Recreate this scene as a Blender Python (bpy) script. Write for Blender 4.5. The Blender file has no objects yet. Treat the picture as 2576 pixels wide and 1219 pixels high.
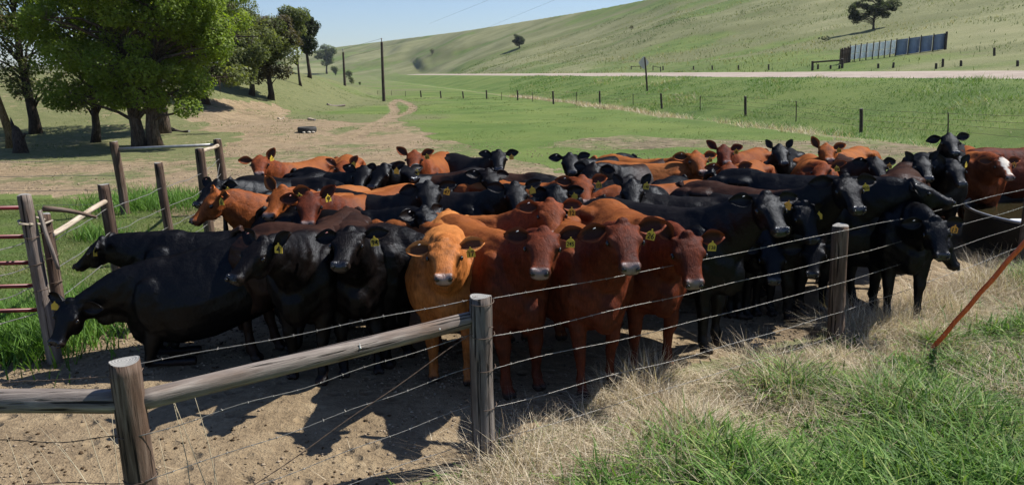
import bpy, math, random
import numpy as np
from mathutils import Vector, Matrix
sc = bpy.context.scene
R = math.radians
rng = np.random.default_rng(7)
random.seed(7)

# ---------------------------------------------------------------- camera
CAMZ = 2.8; F = 1930.0; CX, CY = 1288.0, 609.5          # photo measured on a 2576 x 1219 frame
TILT, ROLL = R(12.5), R(0.8)
_f = Vector((0, math.cos(TILT), -math.sin(TILT)))
_r0 = Vector((1, 0, 0)); _u0 = Vector((0, math.sin(TILT), math.cos(TILT)))
_r = math.cos(ROLL)*_r0 - math.sin(ROLL)*_u0
_u = math.cos(ROLL)*_u0 + math.sin(ROLL)*_r0
CAM = Vector((0, 0, CAMZ))
cam_d = bpy.data.cameras.new('camera'); cam = bpy.data.objects.new('camera', cam_d)
sc.collection.objects.link(cam)
m = Matrix.Identity(4)
for i in range(3):
    m[i][0] = _r[i]; m[i][1] = _u[i]; m[i][2] = -_f[i]; m[i][3] = CAM[i]
cam.matrix_world = m
cam_d.sensor_width = 36; cam_d.lens = 36*F/2576; cam_d.clip_end = 6000; cam_d.clip_start = .05
sc.camera = cam

# ---------------------------------------------------------------- sky, sun, exposure
SUN_EL, SUN_DX, SUN_DY = 51, 1.0, .36
w = bpy.data.worlds.new('World'); sc.world = w; w.use_nodes = True
nt = w.node_tree; bg = nt.nodes['Background']
sky = nt.nodes.new('ShaderNodeTexSky'); sky.sky_type = 'NISHITA'; sky.sun_disc = False
sky.sun_elevation = R(SUN_EL); sky.sun_rotation = math.atan2(SUN_DX, SUN_DY)
sky.air_density = 1.0; sky.dust_density = .3; sky.ozone_density = 2.2
tint = nt.nodes.new('ShaderNodeMix'); tint.data_type = 'RGBA'; tint.blend_type = 'MULTIPLY'; tint.inputs[0].default_value = 1
tint.inputs[7].default_value = (.92, 1.0, 1.2, 1)
nt.links.new(sky.outputs[0], tint.inputs[6]); nt.links.new(tint.outputs[2], bg.inputs[0]); bg.inputs[1].default_value = 0.068
sun_d = bpy.data.lights.new('sun', 'SUN'); sun_d.energy = 5.0; sun_d.angle = R(.5); sun_d.color = (1, .95, .86)
sun = bpy.data.objects.new('sun', sun_d); sc.collection.objects.link(sun)
_n = math.hypot(SUN_DX, SUN_DY)
sdir = Vector((SUN_DX/_n*math.cos(R(SUN_EL)), SUN_DY/_n*math.cos(R(SUN_EL)), math.sin(R(SUN_EL))))
sun.rotation_euler = sdir.to_track_quat('Z', 'Y').to_euler()
sc.view_settings.view_transform = 'Standard'; sc.view_settings.look = 'None'
sc.view_settings.exposure = 0.66; sc.view_settings.gamma = 1

# ---------------------------------------------------------------- helpers
def rayd(px, py):
    return (_f + (px-CX)/F*_r - (py-CY)/F*_u)
def at_z(px, py, z):
    d = rayd(px, py); t = (z-CAMZ)/d.z; return CAM + d*t
def at_y(px, py, y):
    d = rayd(px, py); return CAM + d*(y/d.y)
def tag(o, label=None, cat=None, group=None, kind=None):
    if label: o['label'] = label
    if cat: o['category'] = cat
    if group: o['group'] = group
    if kind: o['kind'] = kind
    return o
def empty(name, loc=(0, 0, 0), rz=0):
    o = bpy.data.objects.new(name, None); sc.collection.objects.link(o)
    o.location = loc; o.rotation_euler = (0, 0, rz); o.empty_display_size = .2
    return o

def _hash(ix, iy, s):
    n = (ix.astype(np.int64)*374761393 + iy.astype(np.int64)*668265263 + s*982451653) & 0xffffffff
    n = ((n ^ (n >> 13))*1274126177) & 0xffffffff
    return ((n ^ (n >> 16)) & 0xffff)/65535.0
def vnoise(x, y, s=0):
    x = np.asarray(x, float); y = np.asarray(y, float)
    ix = np.floor(x); iy = np.floor(y); fx = x-ix; fy = y-iy
    fx = fx*fx*(3-2*fx); fy = fy*fy*(3-2*fy)
    a = _hash(ix, iy, s); b = _hash(ix+1, iy, s); c = _hash(ix, iy+1, s); d = _hash(ix+1, iy+1, s)
    return (a*(1-fx)+b*fx)*(1-fy) + (c*(1-fx)+d*fx)*fy
def fbm(x, y, s=0, o=4):
    x = np.asarray(x, float); y = np.asarray(y, float)
    v = 0; a = .5; t = 0
    for k in range(o):
        v = v + a*vnoise(x, y, s+k*17); t += a; a *= .5; x = x*2.03+5.1; y = y*2.03+1.7
    return v/t

class MB:
    """collects geometry, then becomes ONE mesh object"""
    def __init__(self): self.v = []; self.f = []; self.n = 0; self.mi = []; self.cur = 0
    def add(self, V, Fc):
        V = np.asarray(V, float).reshape(-1, 3)
        b = self.n; self.v.append(V); self.n += len(V)
        for q in Fc:
            self.f.append([b+i for i in q]); self.mi.append(self.cur)
    def tube(self, pts, rad, seg=8, cap=True, sq=1.0):
        pts = [Vector(p) for p in pts]
        if not hasattr(rad, '__len__'): rad = [rad]*len(pts)
        rings = []; N = None
        for i, p in enumerate(pts):
            t = (pts[min(i+1, len(pts)-1)] - pts[max(i-1, 0)]).normalized()
            if N is None:
                N = t.orthogonal().normalized() if abs(t.z) > .9 else t.cross(Vector((0, 0, 1))).normalized()
            N = (N - t*N.dot(t)).normalized(); B = t.cross(N)
            for k in range(seg):
                a = 2*math.pi*k/seg
                rings.append(p + (N*math.cos(a) + B*math.sin(a)*sq)*rad[i])
        fs = []
        for i in range(len(pts)-1):
            for k in range(seg):
                fs.append((i*seg+k, i*seg+(k+1) % seg, (i+1)*seg+(k+1) % seg, (i+1)*seg+k))
        if cap:
            fs.append(tuple(range(seg-1, -1, -1))); fs.append(tuple((len(pts)-1)*seg+k for k in range(seg)))
        self.add(rings, fs); return self
    def box(self, c, s, M=None):
        V = np.array([(x, y, z) for x in (-.5, .5) for y in (-.5, .5) for z in (-.5, .5)])*np.array(s)
        if M is not None: V = V @ np.array(M.to_3x3()).T
        self.add(V+np.array(c), [(0, 1, 3, 2), (4, 6, 7, 5), (0, 4, 5, 1), (2, 3, 7, 6), (0, 2, 6, 4), (1, 5, 7, 3)]); return self
    def ell(self, c, r, M=None, nu=10, nv=7):
        V = [(0, 0, 1)]
        for i in range(1, nv):
            th = math.pi*i/nv
            for k in range(nu): V.append((math.sin(th)*math.cos(2*math.pi*k/nu), math.sin(th)*math.sin(2*math.pi*k/nu), math.cos(th)))
        V.append((0, 0, -1)); V = np.array(V)*np.array(r)
        if M is not None: V = V @ np.array(M.to_3x3()).T
        f = []
        for k in range(nu): f.append((0, 1+k, 1+(k+1) % nu))
        for i in range(nv-2):
            for k in range(nu):
                a = 1+i*nu; f.append((a+k, a+nu+k, a+nu+(k+1) % nu, a+(k+1) % nu))
        a = 1+(nv-2)*nu
        for k in range(nu): f.append((a+k, len(V)-1, a+(k+1) % nu))
        self.add(V+np.array(c), f); return self
    def build(self, name, mat=None, parent=None, smooth=True, loc=None):
        me = bpy.data.meshes.new(name)
        V = np.concatenate(self.v) if self.v else np.zeros((0, 3))
        me.from_pydata(V.tolist(), [], self.f); 
        mats = mat if isinstance(mat, (list, tuple)) else [mat]
        for q in mats:
            if q: me.materials.append(q)
        if len(mats) > 1: me.polygons.foreach_set('material_index', self.mi)
        if smooth: me.polygons.foreach_set('use_smooth', [True]*len(me.polygons))
        me.update()
        o = bpy.data.objects.new(name, me); sc.collection.objects.link(o)
        if parent: o.parent = parent
        if loc is not None: o.location = loc
        return o

def quad_mesh(name, V, mat, nper=4, attrs=None, parent=None, smooth=False, loops=None, counts=None):
    """fast mesh: V (n*nper,3), each nper verts one face (or explicit loops)"""
    me = bpy.data.meshes.new(name); nv = len(V)
    me.vertices.add(nv); me.vertices.foreach_set('co', np.asarray(V, np.float32).ravel())
    if loops is None: loops = np.arange(nv); counts = np.full(nv//nper, nper)
    me.loops.add(len(loops)); me.loops.foreach_set('vertex_index', np.asarray(loops, np.int32).ravel())
    me.polygons.add(len(counts))
    st = np.concatenate([[0], np.cumsum(counts)[:-1]]).astype(np.int32)
    me.polygons.foreach_set('loop_start', st)
    me.polygons.foreach_set('loop_total', np.asarray(counts, np.int32))
    if smooth: me.polygons.foreach_set('use_smooth', np.ones(len(counts), bool))
    me.update(calc_edges=True); me.validate()
    for k, a in (attrs or {}).items():
        a = np.asarray(a, np.float32)
        if a.ndim == 1:
            at = me.attributes.new(k, 'FLOAT', 'POINT'); at.data.foreach_set('value', a)
        else:
            at = me.attributes.new(k, 'FLOAT_COLOR', 'POINT'); at.data.foreach_set('color', a.ravel())
    if mat: me.materials.append(mat)
    o = bpy.data.objects.new(name, me); sc.collection.objects.link(o)
    if parent: o.parent = parent
    return o

# ---- material helper
class NM:
    def __init__(self, name, rough=.8, spec=.3):
        self.m = bpy.data.materials.new(name); self.m.use_nodes = True; self.t = self.m.node_tree
        self.b = self.t.nodes['Principled BSDF']
        self.b.inputs['Roughness'].default_value = rough; self.b.inputs['Specular IOR Level'].default_value = spec
    def n(self, ty, **k):
        q = self.t.nodes.new(ty)
        for a, v in k.items(): setattr(q, a, v)
        return q
    def put(self, sock, v):
        if isinstance(v, bpy.types.NodeSocket): self.t.links.new(v, sock)
        elif v is not None:
            try: sock.default_value = v
            except Exception: sock.default_value = (*v, 1)
    def coord(self, kind='Object', scale=(1, 1, 1)):
        c = self.n('ShaderNodeTexCoord'); mp = self.n('ShaderNodeMapping'); mp.inputs['Scale'].default_value = scale
        self.t.links.new(c.outputs[kind], mp.inputs[0]); return mp.outputs[0]
    def pos(self, scale=(1, 1, 1)):
        c = self.n('ShaderNodeNewGeometry'); mp = self.n('ShaderNodeMapping'); mp.inputs['Scale'].default_value = scale
        self.t.links.new(c.outputs['Position'], mp.inputs[0]); return mp.outputs[0]
    def noise(self, vec, scale, detail=4, rough=.55, dist=0):
        q = self.n('ShaderNodeTexNoise'); q.inputs['Scale'].default_value = scale
        q.inputs['Detail'].default_value = detail; q.inputs['Roughness'].default_value = rough; q.inputs['Distortion'].default_value = dist
        self.t.links.new(vec, q.inputs['Vector']); return q.outputs['Fac']
    def ramp(self, fac, stops):
        q = self.n('ShaderNodeValToRGB'); e = q.color_ramp.elements
        while len(e) < len(stops): e.new(.5)
        for i, (p, c) in enumerate(stops):
            e[i].position = p; e[i].color = (*c, 1) if hasattr(c, '__len__') else (c, c, c, 1)
        self.t.links.new(fac, q.inputs[0]); return q.outputs[0]
    def mix(self, fac, a, b, mode='MIX'):
        q = self.n('ShaderNodeMix', data_type='RGBA', blend_type=mode)
        self.put(q.inputs[0], fac); self.put(q.inputs[6], a); self.put(q.inputs[7], b); return q.outputs[2]
    def math(self, op, a, b=None, c=None, clamp=False):
        q = self.n('ShaderNodeMath', operation=op, use_clamp=clamp); self.put(q.inputs[0], a)
        if b is not None: self.put(q.inputs[1], b)
        if c is not None: self.put(q.inputs[2], c)
        return q.outputs[0]
    def attr(self, name):
        q = self.n('ShaderNodeAttribute', attribute_name=name); return q
    def bump(self, h, strength=.5, dist=.02, normal=None):
        q = self.n('ShaderNodeBump'); q.inputs['Strength'].default_value = strength; q.inputs['Distance'].default_value = dist
        self.put(q.inputs['Height'], h)
        if normal is not None: self.put(q.inputs['Normal'], normal)
        return q.outputs[0]
    def out(self, col=None, normal=None, rough=None, spec=None):
        self.put(self.b.inputs['Base Color'], col)
        if normal is not None: self.put(self.b.inputs['Normal'], normal)
        if rough is not None: self.put(self.b.inputs['Roughness'], rough)
        if spec is not None: self.put(self.b.inputs['Specular IOR Level'], spec)
        return self.m
def plain(name, c, rough=.7, spec=.3, metal=0, var=.25, sc_=12, bump=0):
    q = NM(name, rough, spec); q.b.inputs['Metallic'].default_value = metal
    nz = q.noise(q.coord(), sc_, 5)
    c = np.array(c)
    col = q.ramp(nz, [(.3, tuple(c*(1-var))), (.7, tuple(np.minimum(c*(1+var), 1)))])
    return q.out(col, q.bump(nz, bump, .01) if bump else None)

# ---------------------------------------------------------------- terrain
def interp(x, xs, ys): return np.interp(x, xs, ys)
def az_of(px): return np.arctan((np.asarray(px, float)-CX)/F)
ROADB = 12.5        # the road runs towards this bearing (degrees left of straight ahead)
def road_s(x, y):
    b = R(ROADB); return x*math.cos(b) + y*math.sin(b)
CR_PX = az_of([-2600, -400, 300, 600, 760, 860, 1180, 1500, 1690, 2000, 2300, 2576, 3000, 6000])
CR_EL = [10, 10, 20, 25, 44, 63, 99, 144, 175, 232, 290, 340, 400, 500]
CR_R = [900, 900, 900, 900, 900, 900, 560, 400, 330, 300, 300, 310, 320, 320]
BK_PX = az_of([-2600, -300, 0, 300, 560, 700, 760, 820, 870, 930, 990])
BK_EL = [6, 6, 6, 8, 10, 12, 8, -8, -26, -48, -62]          # bank crest (px against the horizon)
BK_R0 = [38, 38, 40, 40, 44, 52, 56, 60, 66, 75, 80]
BK_R1 = [66, 66, 66, 66, 74, 84, 88, 92, 96, 98, 99]
def H(x, y):
    x = np.asarray(x, float); y = np.asarray(y, float)
    r = np.hypot(x, y)+1e-6; az = np.arctan2(x, y)
    z = (fbm(x*.9, y*.9, 3, 3)-.5)*.06 + (fbm(x*.12, y*.12, 9, 3)-.5)*.25*np.clip((r-9)/15, 0, 1)
    # bank up to the road
    s = road_s(x, y)
    sm = lambda t: t*t*(3-2*t)
    e = sm(np.clip((s-23)/13, 0, 1))
    rz = 2.05
    z = z*(1-e) + rz*e
    z = np.where((s > 20) & (s < 26), z-.25*np.sin(np.clip((s-20)/6, 0, 1)*math.pi), z)
    z = np.where(s > 36, rz + np.clip((s-37)/8.2, 0, 1)*.38, z)
    # hill
    wob = np.where((r > 20), np.tanh((s-48)/12), -1)
    el1 = interp(az, CR_PX, CR_EL); r1 = interp(az, CR_PX, CR_R)
    sa = np.sin(np.clip(az+R(ROADB), .05, 1.4)); r0 = np.minimum(48/sa, r1*.62)
    t = np.clip((r-r0)/(r1-r0), 0, 1)
    e0 = (2.45-CAMZ)/r0*F
    el = e0 + (el1-e0)*(t**.9)
    hz = CAMZ + r*el/F
    hz = hz + (fbm(x*.02+3, y*.02, 21, 4)-.5)*r*.026*np.sin(np.clip(t, 0, 1)*math.pi) + (fbm(x*.15, y*.15, 31, 3)-.5)*.5*np.clip(t*4, 0, 1)*(t < 1)
    zc = CAMZ + r1*el1/F
    hz = np.where(r > r1, zc + (r-r1)*.02, hz)
    wg = np.maximum(sm(np.clip((s-45.5)/7, 0, 1)), sm(np.clip((r-400)/170, 0, 1)))
    wg = np.where(az < 2.2, wg, 0)*(r > 30)
    z = z*(1-wg) + hz*wg
    # bank on the left with the trees
    be = interp(az, BK_PX, BK_EL); b0 = interp(az, BK_PX, BK_R0); b1 = interp(az, BK_PX, BK_R1)
    bt = np.clip((r-b0)/(b1-b0), 0, 1)
    zc = np.maximum(CAMZ + b1*be/F, 0)*(az < BK_PX[-1])
    bz = zc*sm(bt)*(1-sm(np.clip((r-b1-10)/90, 0, 1))) + (fbm(x*.2, y*.2, 41, 4)-.5)*.9*sm(bt)*(zc > .2)
    z = np.where((az < BK_PX[-1]) & (r < 260), np.maximum(z, 0)*0 + bz + z*(1-sm(bt)), z)
    return z
def ground(px, py, off=0):
    d = rayd(px, py); hd = math.hypot(d.x, d.y)
    ts = np.concatenate([np.linspace(2, 60, 1200), np.linspace(60, 1200, 6000)[1:]])/hd
    X = d.x*ts; Y = d.y*ts; Z = CAMZ + d.z*ts
    hit = np.nonzero(Z <= H(X, Y)+off)[0]
    i = hit[0] if len(hit) else len(ts)-1
    return Vector((X[i], Y[i], float(H(X[i], Y[i]))))
def gz(x, y): return float(H(x, y))
def proj_np(P):
    V = P - np.array(CAM); X = V@np.array(_r); Y = V@np.array(_u); Z = V@np.array(_f)
    Z = np.where(Z > .1, Z, .1); return CX+F*X/Z, CY-F*Y/Z
def inpoly(px, py, poly):
    c = np.zeros(px.shape, bool); n = len(poly)
    for i in range(n):
        x1, y1 = poly[i]; x2, y2 = poly[(i+1) % n]
        k = ((y1 > py) != (y2 > py)) & (px < (x2-x1)*(py-y1)/((y2-y1) if y2 != y1 else 1e-9)+x1)
        c ^= k
    return c
# near fence line (world)
PL = at_z(311, 905, 1.28); PC = at_z(1210, 745, 1.26); PR = at_z(2118, 566, 1.26)
FL = [(-9, PL.y-.6), (PL.x, PL.y), (PC.x, PC.y), (PR.x, PR.y), (PR.x+3.75, PR.y+2.75), (PR.x+7.5, PR.y+5.5)]
def fence_d(x, y):
    """>0 on the camera side of the near fence"""
    xs = [p[0] for p in FL]; ys = [p[1] for p in FL]
    return (np.interp(x, xs, ys) - y)*.82
def straw_edge(x):
    return np.interp(x, [-.2, .2, .9, 2, 4.6, 6.4, 9], [-.05, .2, .6, .35, .2, .15, .1])
def world_poly(pts):
    return [tuple(ground(a, b))[:2] for a, b in pts]
def soft_poly(x, y, poly, wob=0, ws=1, seed=0):
    if wob:
        dx = (fbm(x*ws, y*ws, seed)-.5)*wob*2; dy = (fbm(x*ws, y*ws, seed+5)-.5)*wob*2
        x = x+dx; y = y+dy
    return inpoly(x, y, poly).astype(float)
def build_ground():
    azs = np.concatenate([np.linspace(-180, -50, 34)[:-1], np.linspace(-50, 50, 560), np.linspace(50, 180, 34)[1:]])
    rs = np.concatenate([[0.3], np.geomspace(1.2, 24, 300), np.geomspace(24, 140, 230)[1:], np.geomspace(140, 1450, 175)[1:]])
    A, RR = np.meshgrid(np.radians(azs), rs); X = RR*np.sin(A); Y = RR*np.cos(A); Z = H(X, Y)
    Z = np.where(RR < 6.5, H(X, Y), Z)
    nr, na = X.shape; P = np.stack([X, Y, Z], -1).reshape(-1, 3)
    idx = np.arange(nr*na).reshape(nr, na)
    q = np.stack([idx[:-1, :-1], idx[:-1, 1:], idx[1:, 1:], idx[1:, :-1]], -1).reshape(-1, 4)[:, ::-1]
    x, y, z = P.T; r = np.hypot(x, y); s = road_s(x, y); az = np.arctan2(x, y)
    dirt = np.zeros(len(P)); dry = np.zeros(len(P)); lush = np.zeros(len(P)); mud = np.zeros(len(P))
    fd = fence_d(x, y)
    pen = (r < 16)*(fd < 0)
    w1 = (fbm(x*.5, y*.5, 77)-.5)
    e0 = straw_edge(x); dirt = np.maximum(dirt, ((fd + w1*.5) < -e0+.1)*1.0*(r < 40)*(y < 20))
    poly = world_poly([(-900, 640), (-500, 500), (-60, 484), (290, 492), (470, 500), (520, 560), (600, 640), (300, 760), (130, 880), (-60, 900), (-500, 1100), (-900, 1300)])
    dirt = np.where(soft_poly(x, y, poly, .5, .8, 11) > 0, .08, dirt)
    med = world_poly([(470, 300), (500, 275), (620, 250), (700, 262), (760, 300), (900, 312), (640, 400), (540, 400), (620, 345)])
    dirt = np.maximum(dirt, soft_poly(x, y, med, 1.6, .35, 23)*(.25+1.0*fbm(x*.35, y*.35, 24)))
    big = world_poly([(-900, 420), (-100, 405), (200, 408), (300, 398), (500, 402), (600, 398), (700, 372), (740, 335), (900, 312), (1000, 300), (1045, 335), (1130, 360), (1300, 402), (1420, 430), (1600, 480), (1300, 640), (600, 560), (300, 500), (-60, 484), (-900, 500)])
    dirt = np.where((y > 10) & (soft_poly(x, y, world_poly([(1130, 375), (1300, 402), (1420, 430), (2700, 470), (2700, 250), (1000, 235), (960, 300), (1045, 335)]), 1.2, .35, 5) > 0) & (s < 22), .05, dirt)
    dirt = np.maximum(dirt, soft_poly(x, y, big, 1.6, .35, 19)*(.08+1.05*fbm(x*.45, y*.45, 25)))
    dirt = np.maximum(dirt, .3*(s < 20)*(r > 25)*(az < az_of(560))*(fbm(x*.3, y*.3, 61) > .45))
    mudp = world_poly([(1330, 372), (1420, 352), (1600, 340), (1900, 352), (2350, 372), (2700, 385), (2800, 470), (2350, 420), (2000, 385), (1700, 372), (1500, 378)])
    mud = soft_poly(x, y, mudp, 1.1, .5, 29)*(.15+.7*fbm(x*1.1, y*1.1, 63)); dirt = np.maximum(dirt, mud*1.0)
    brush_shade = ((s > 20.1) & (s < 21.5) & (az > az_of(1250)))*np.clip((fbm(x*.6, y*.6, 91)-.35)*4, 0, 1); mud = np.maximum(mud, brush_shade*.3); dirt = np.maximum(dirt, brush_shade*.8)  # dark brush and its shade painted as a patchy strip along the fence foot
    # two wheel tracks
    for tr in ([(1000, 250), (985, 262), (995, 280), (970, 300), (930, 320), (850, 345)], [(1000, 250), (1040, 268), (1035, 280), (985, 298), (940, 322), (880, 350)], [(850, 345), (760, 322), (600, 345)]):
        Q = [ground(a, b) for a, b in tr]
        for a, b in zip(Q[:-1], Q[1:]):
            ax, ay, bx, by = a.x, a.y, b.x, b.y; L2 = (bx-ax)**2+(by-ay)**2
            t = np.clip(((x-ax)*(bx-ax)+(y-ay)*(by-ay))/L2, 0, 1)
            dd = np.hypot(x-ax-t*(bx-ax), y-ay-t*(by-ay))
            dirt = np.maximum(dirt, np.clip(1.3-dd/.42, 0, 1)*.95)
    # along the road / ditch
    lush = ((s > 21.5) & (s < 37))*.9*np.clip((az-az_of(930))*6+.3, 0, 1) + ((s > 44.5) & (s < 60) & (r < 400))*.5
    lush = np.maximum(lush, (fd > .3)*(r < 14)*.6)
    lush = np.maximum(lush, .75*((s < 21) & (r > 17))*np.clip((az-az_of(985))*7+.5+(fbm(x*.12, y*.12, 35)-.5)*2.5, 0, 1)*np.clip(1-dirt*1.5, 0, 1))
    lush = np.where(soft_poly(x, y, poly, .3, .8, 11) > 0, .55, lush)
    dry = ((fd > -e0-.2) & (fd < .6) & (y < 16))*.9
    dry = np.maximum(dry, ((s > 19.6) & (s < 22.3) & (r > 25) & (az > az_of(990)))*(.1+.8*fbm(x*.4, y*.4, 88)))
    hill = ((s > 47) | (r > 480))*(az > az_of(560))
    streak = fbm(x*.02+fbm(x*.008, y*.008, 7)*4, y*.045, 55, 5)
    dry = np.maximum(dry, hill*np.clip((streak-.42)*5, 0, 1)*.75); lush = np.maximum(lush, hill*np.clip((.48-streak)*5, 0, .6))
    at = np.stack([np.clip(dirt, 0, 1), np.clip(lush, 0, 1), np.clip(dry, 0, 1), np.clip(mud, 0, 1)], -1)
    g = NM('soil_and_turf', .95, .15)
    a = g.attr('mask'); sp = g.n('ShaderNodeSeparateColor'); g.t.links.new(a.outputs['Color'], sp.inputs[0])
    pz = g.pos(); 
    n1 = g.noise(pz, 2.2, 6, .65); n2 = g.noise(pz, 14, 6, .65); n3 = g.noise(pz, .35, 5, .6); n4 = g.noise(pz, 60, 3, .6)
    nf = g.noise(g.pos((.07, .16, .16)), 1, 6, .62)
    mixn = g.math('ADD', g.math('MULTIPLY', n1, .5), g.math('MULTIPLY', n2, .5))
    dirtc = g.ramp(mixn, [(.32, (.12, .086, .052)), (.5, (.245, .182, .112)), (.68, (.35, .272, .172))])
    dirtc = g.mix(g.math('MULTIPLY', g.ramp(n3, [(.4, 0.), (.65, 1.)]), .35), dirtc, (.28, .22, .148))
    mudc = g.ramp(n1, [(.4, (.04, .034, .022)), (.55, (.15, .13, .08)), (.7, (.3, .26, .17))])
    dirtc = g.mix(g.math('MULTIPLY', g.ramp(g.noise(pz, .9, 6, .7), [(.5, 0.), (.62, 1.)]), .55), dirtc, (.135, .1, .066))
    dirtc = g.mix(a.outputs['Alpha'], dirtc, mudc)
    mid = g.ramp(g.math('ADD', g.math('MULTIPLY', n2, .45), g.math('MULTIPLY', n1, .55)), [(.3, (.085, .1, .04)), (.5, (.13, .14, .06)), (.7, (.19, .18, .09))])
    lushc = g.ramp(g.math('ADD', g.math('MULTIPLY', n2, .4), g.math('MULTIPLY', n3, .6)), [(.3, (.052, .088, .02)), (.52, (.088, .138, .03)), (.72, (.145, .18, .055))])
    dryc = g.ramp(g.math('ADD', g.math('MULTIPLY', n2, .5), g.math('MULTIPLY', nf, .5)), [(.3, (.11, .12, .055)), (.5, (.185, .19, .09)), (.7, (.27, .255, .145))])
    jit = g.math('MULTIPLY', g.math('SUBTRACT', n1, .5), 1.3)
    def th(ch, lo=.25, hi=.7):
        q = g.n('ShaderNodeMapRange'); q.inputs['From Min'].default_value = lo; q.inputs['From Max'].default_value = hi
        g.put(q.inputs['Value'], g.math('ADD', ch, jit)); q.interpolation_type = 'SMOOTHSTEP'; return q.outputs[0]
    lushc = g.mix(g.math('MULTIPLY', g.ramp(g.noise(pz, .14, 5, .6), [(.42, 0.), (.6, 1.)]), .55), lushc, (.15, .185, .05))
    c = g.mix(th(sp.outputs[1], .1, .7), mid, lushc)
    c = g.mix(th(sp.outputs[2], .1, .75), c, dryc)
    c = g.mix(th(sp.outputs[0], .28, .62), c, dirtc)
    vo = g.n('ShaderNodeTexVoronoi'); vo.inputs['Scale'].default_value = 4.2; g.t.links.new(g.pos((1, 1, .01)), vo.inputs['Vector'])
    pit = g.math('MULTIPLY', g.ramp(vo.outputs['Distance'], [(.12, 0.), (.3, 1.)]), g.math('MULTIPLY', sp.outputs[0], 1.2))
    hgt = g.math('ADD', g.math('ADD', n2, g.math('MULTIPLY', n4, .4)), pit)
    g.out(c, g.bump(hgt, .9, .05))
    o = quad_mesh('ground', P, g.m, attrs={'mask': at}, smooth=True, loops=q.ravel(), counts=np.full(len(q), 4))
    tag(o, kind='structure'); return o
build_ground()

def build_road():
    ts = np.concatenate([np.linspace(-60, 300, 260), np.linspace(300, 900, 60)[1:]]); b = R(ROADB)
    u = np.array([-math.sin(b), math.cos(b)]); sv = np.array([math.cos(b), math.sin(b)])
    ss = np.linspace(37, 45.2, 12)
    T, S = np.meshgrid(ts, ss, indexing='ij')
    wv = (fbm(T*.3, S*0+1, 5)-.5)*.9
    edge = (np.abs(S-41.1)/4.1)**4
    S2 = S + wv*edge
    X = u[0]*T + sv[0]*S2; Y = u[1]*T + sv[1]*S2
    Z = H(X, Y)+.03
    Z = 2.05 + np.clip((S2-37)/8.2, 0, 1)*.38 + .05 - .045*edge
    P = np.stack([X, Y, Z], -1).reshape(-1, 3); n, k = X.shape; idx = np.arange(n*k).reshape(n, k)
    q = np.stack([idx[:-1, :-1], idx[:-1, 1:], idx[1:, 1:], idx[1:, :-1]], -1).reshape(-1, 4)
    g = NM('gravel', .95, .2); pz = g.pos(); n1 = g.noise(pz, 3, 6, .7); n2 = g.noise(pz, .4, 4)
    c = g.ramp(g.math('ADD', g.math('MULTIPLY', n1, .5), g.math('MULTIPLY', n2, .5)), [(.35, (.25, .2, .165)), (.65, (.37, .31, .26))])
    g.out(c, g.bump(n1, .5, .02))
    o = quad_mesh('gravel_road', P, g.m, smooth=True, loops=q[:, ::-1].ravel(), counts=np.full(len(q), 4)); tag(o, kind='structure')
build_road()

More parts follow.
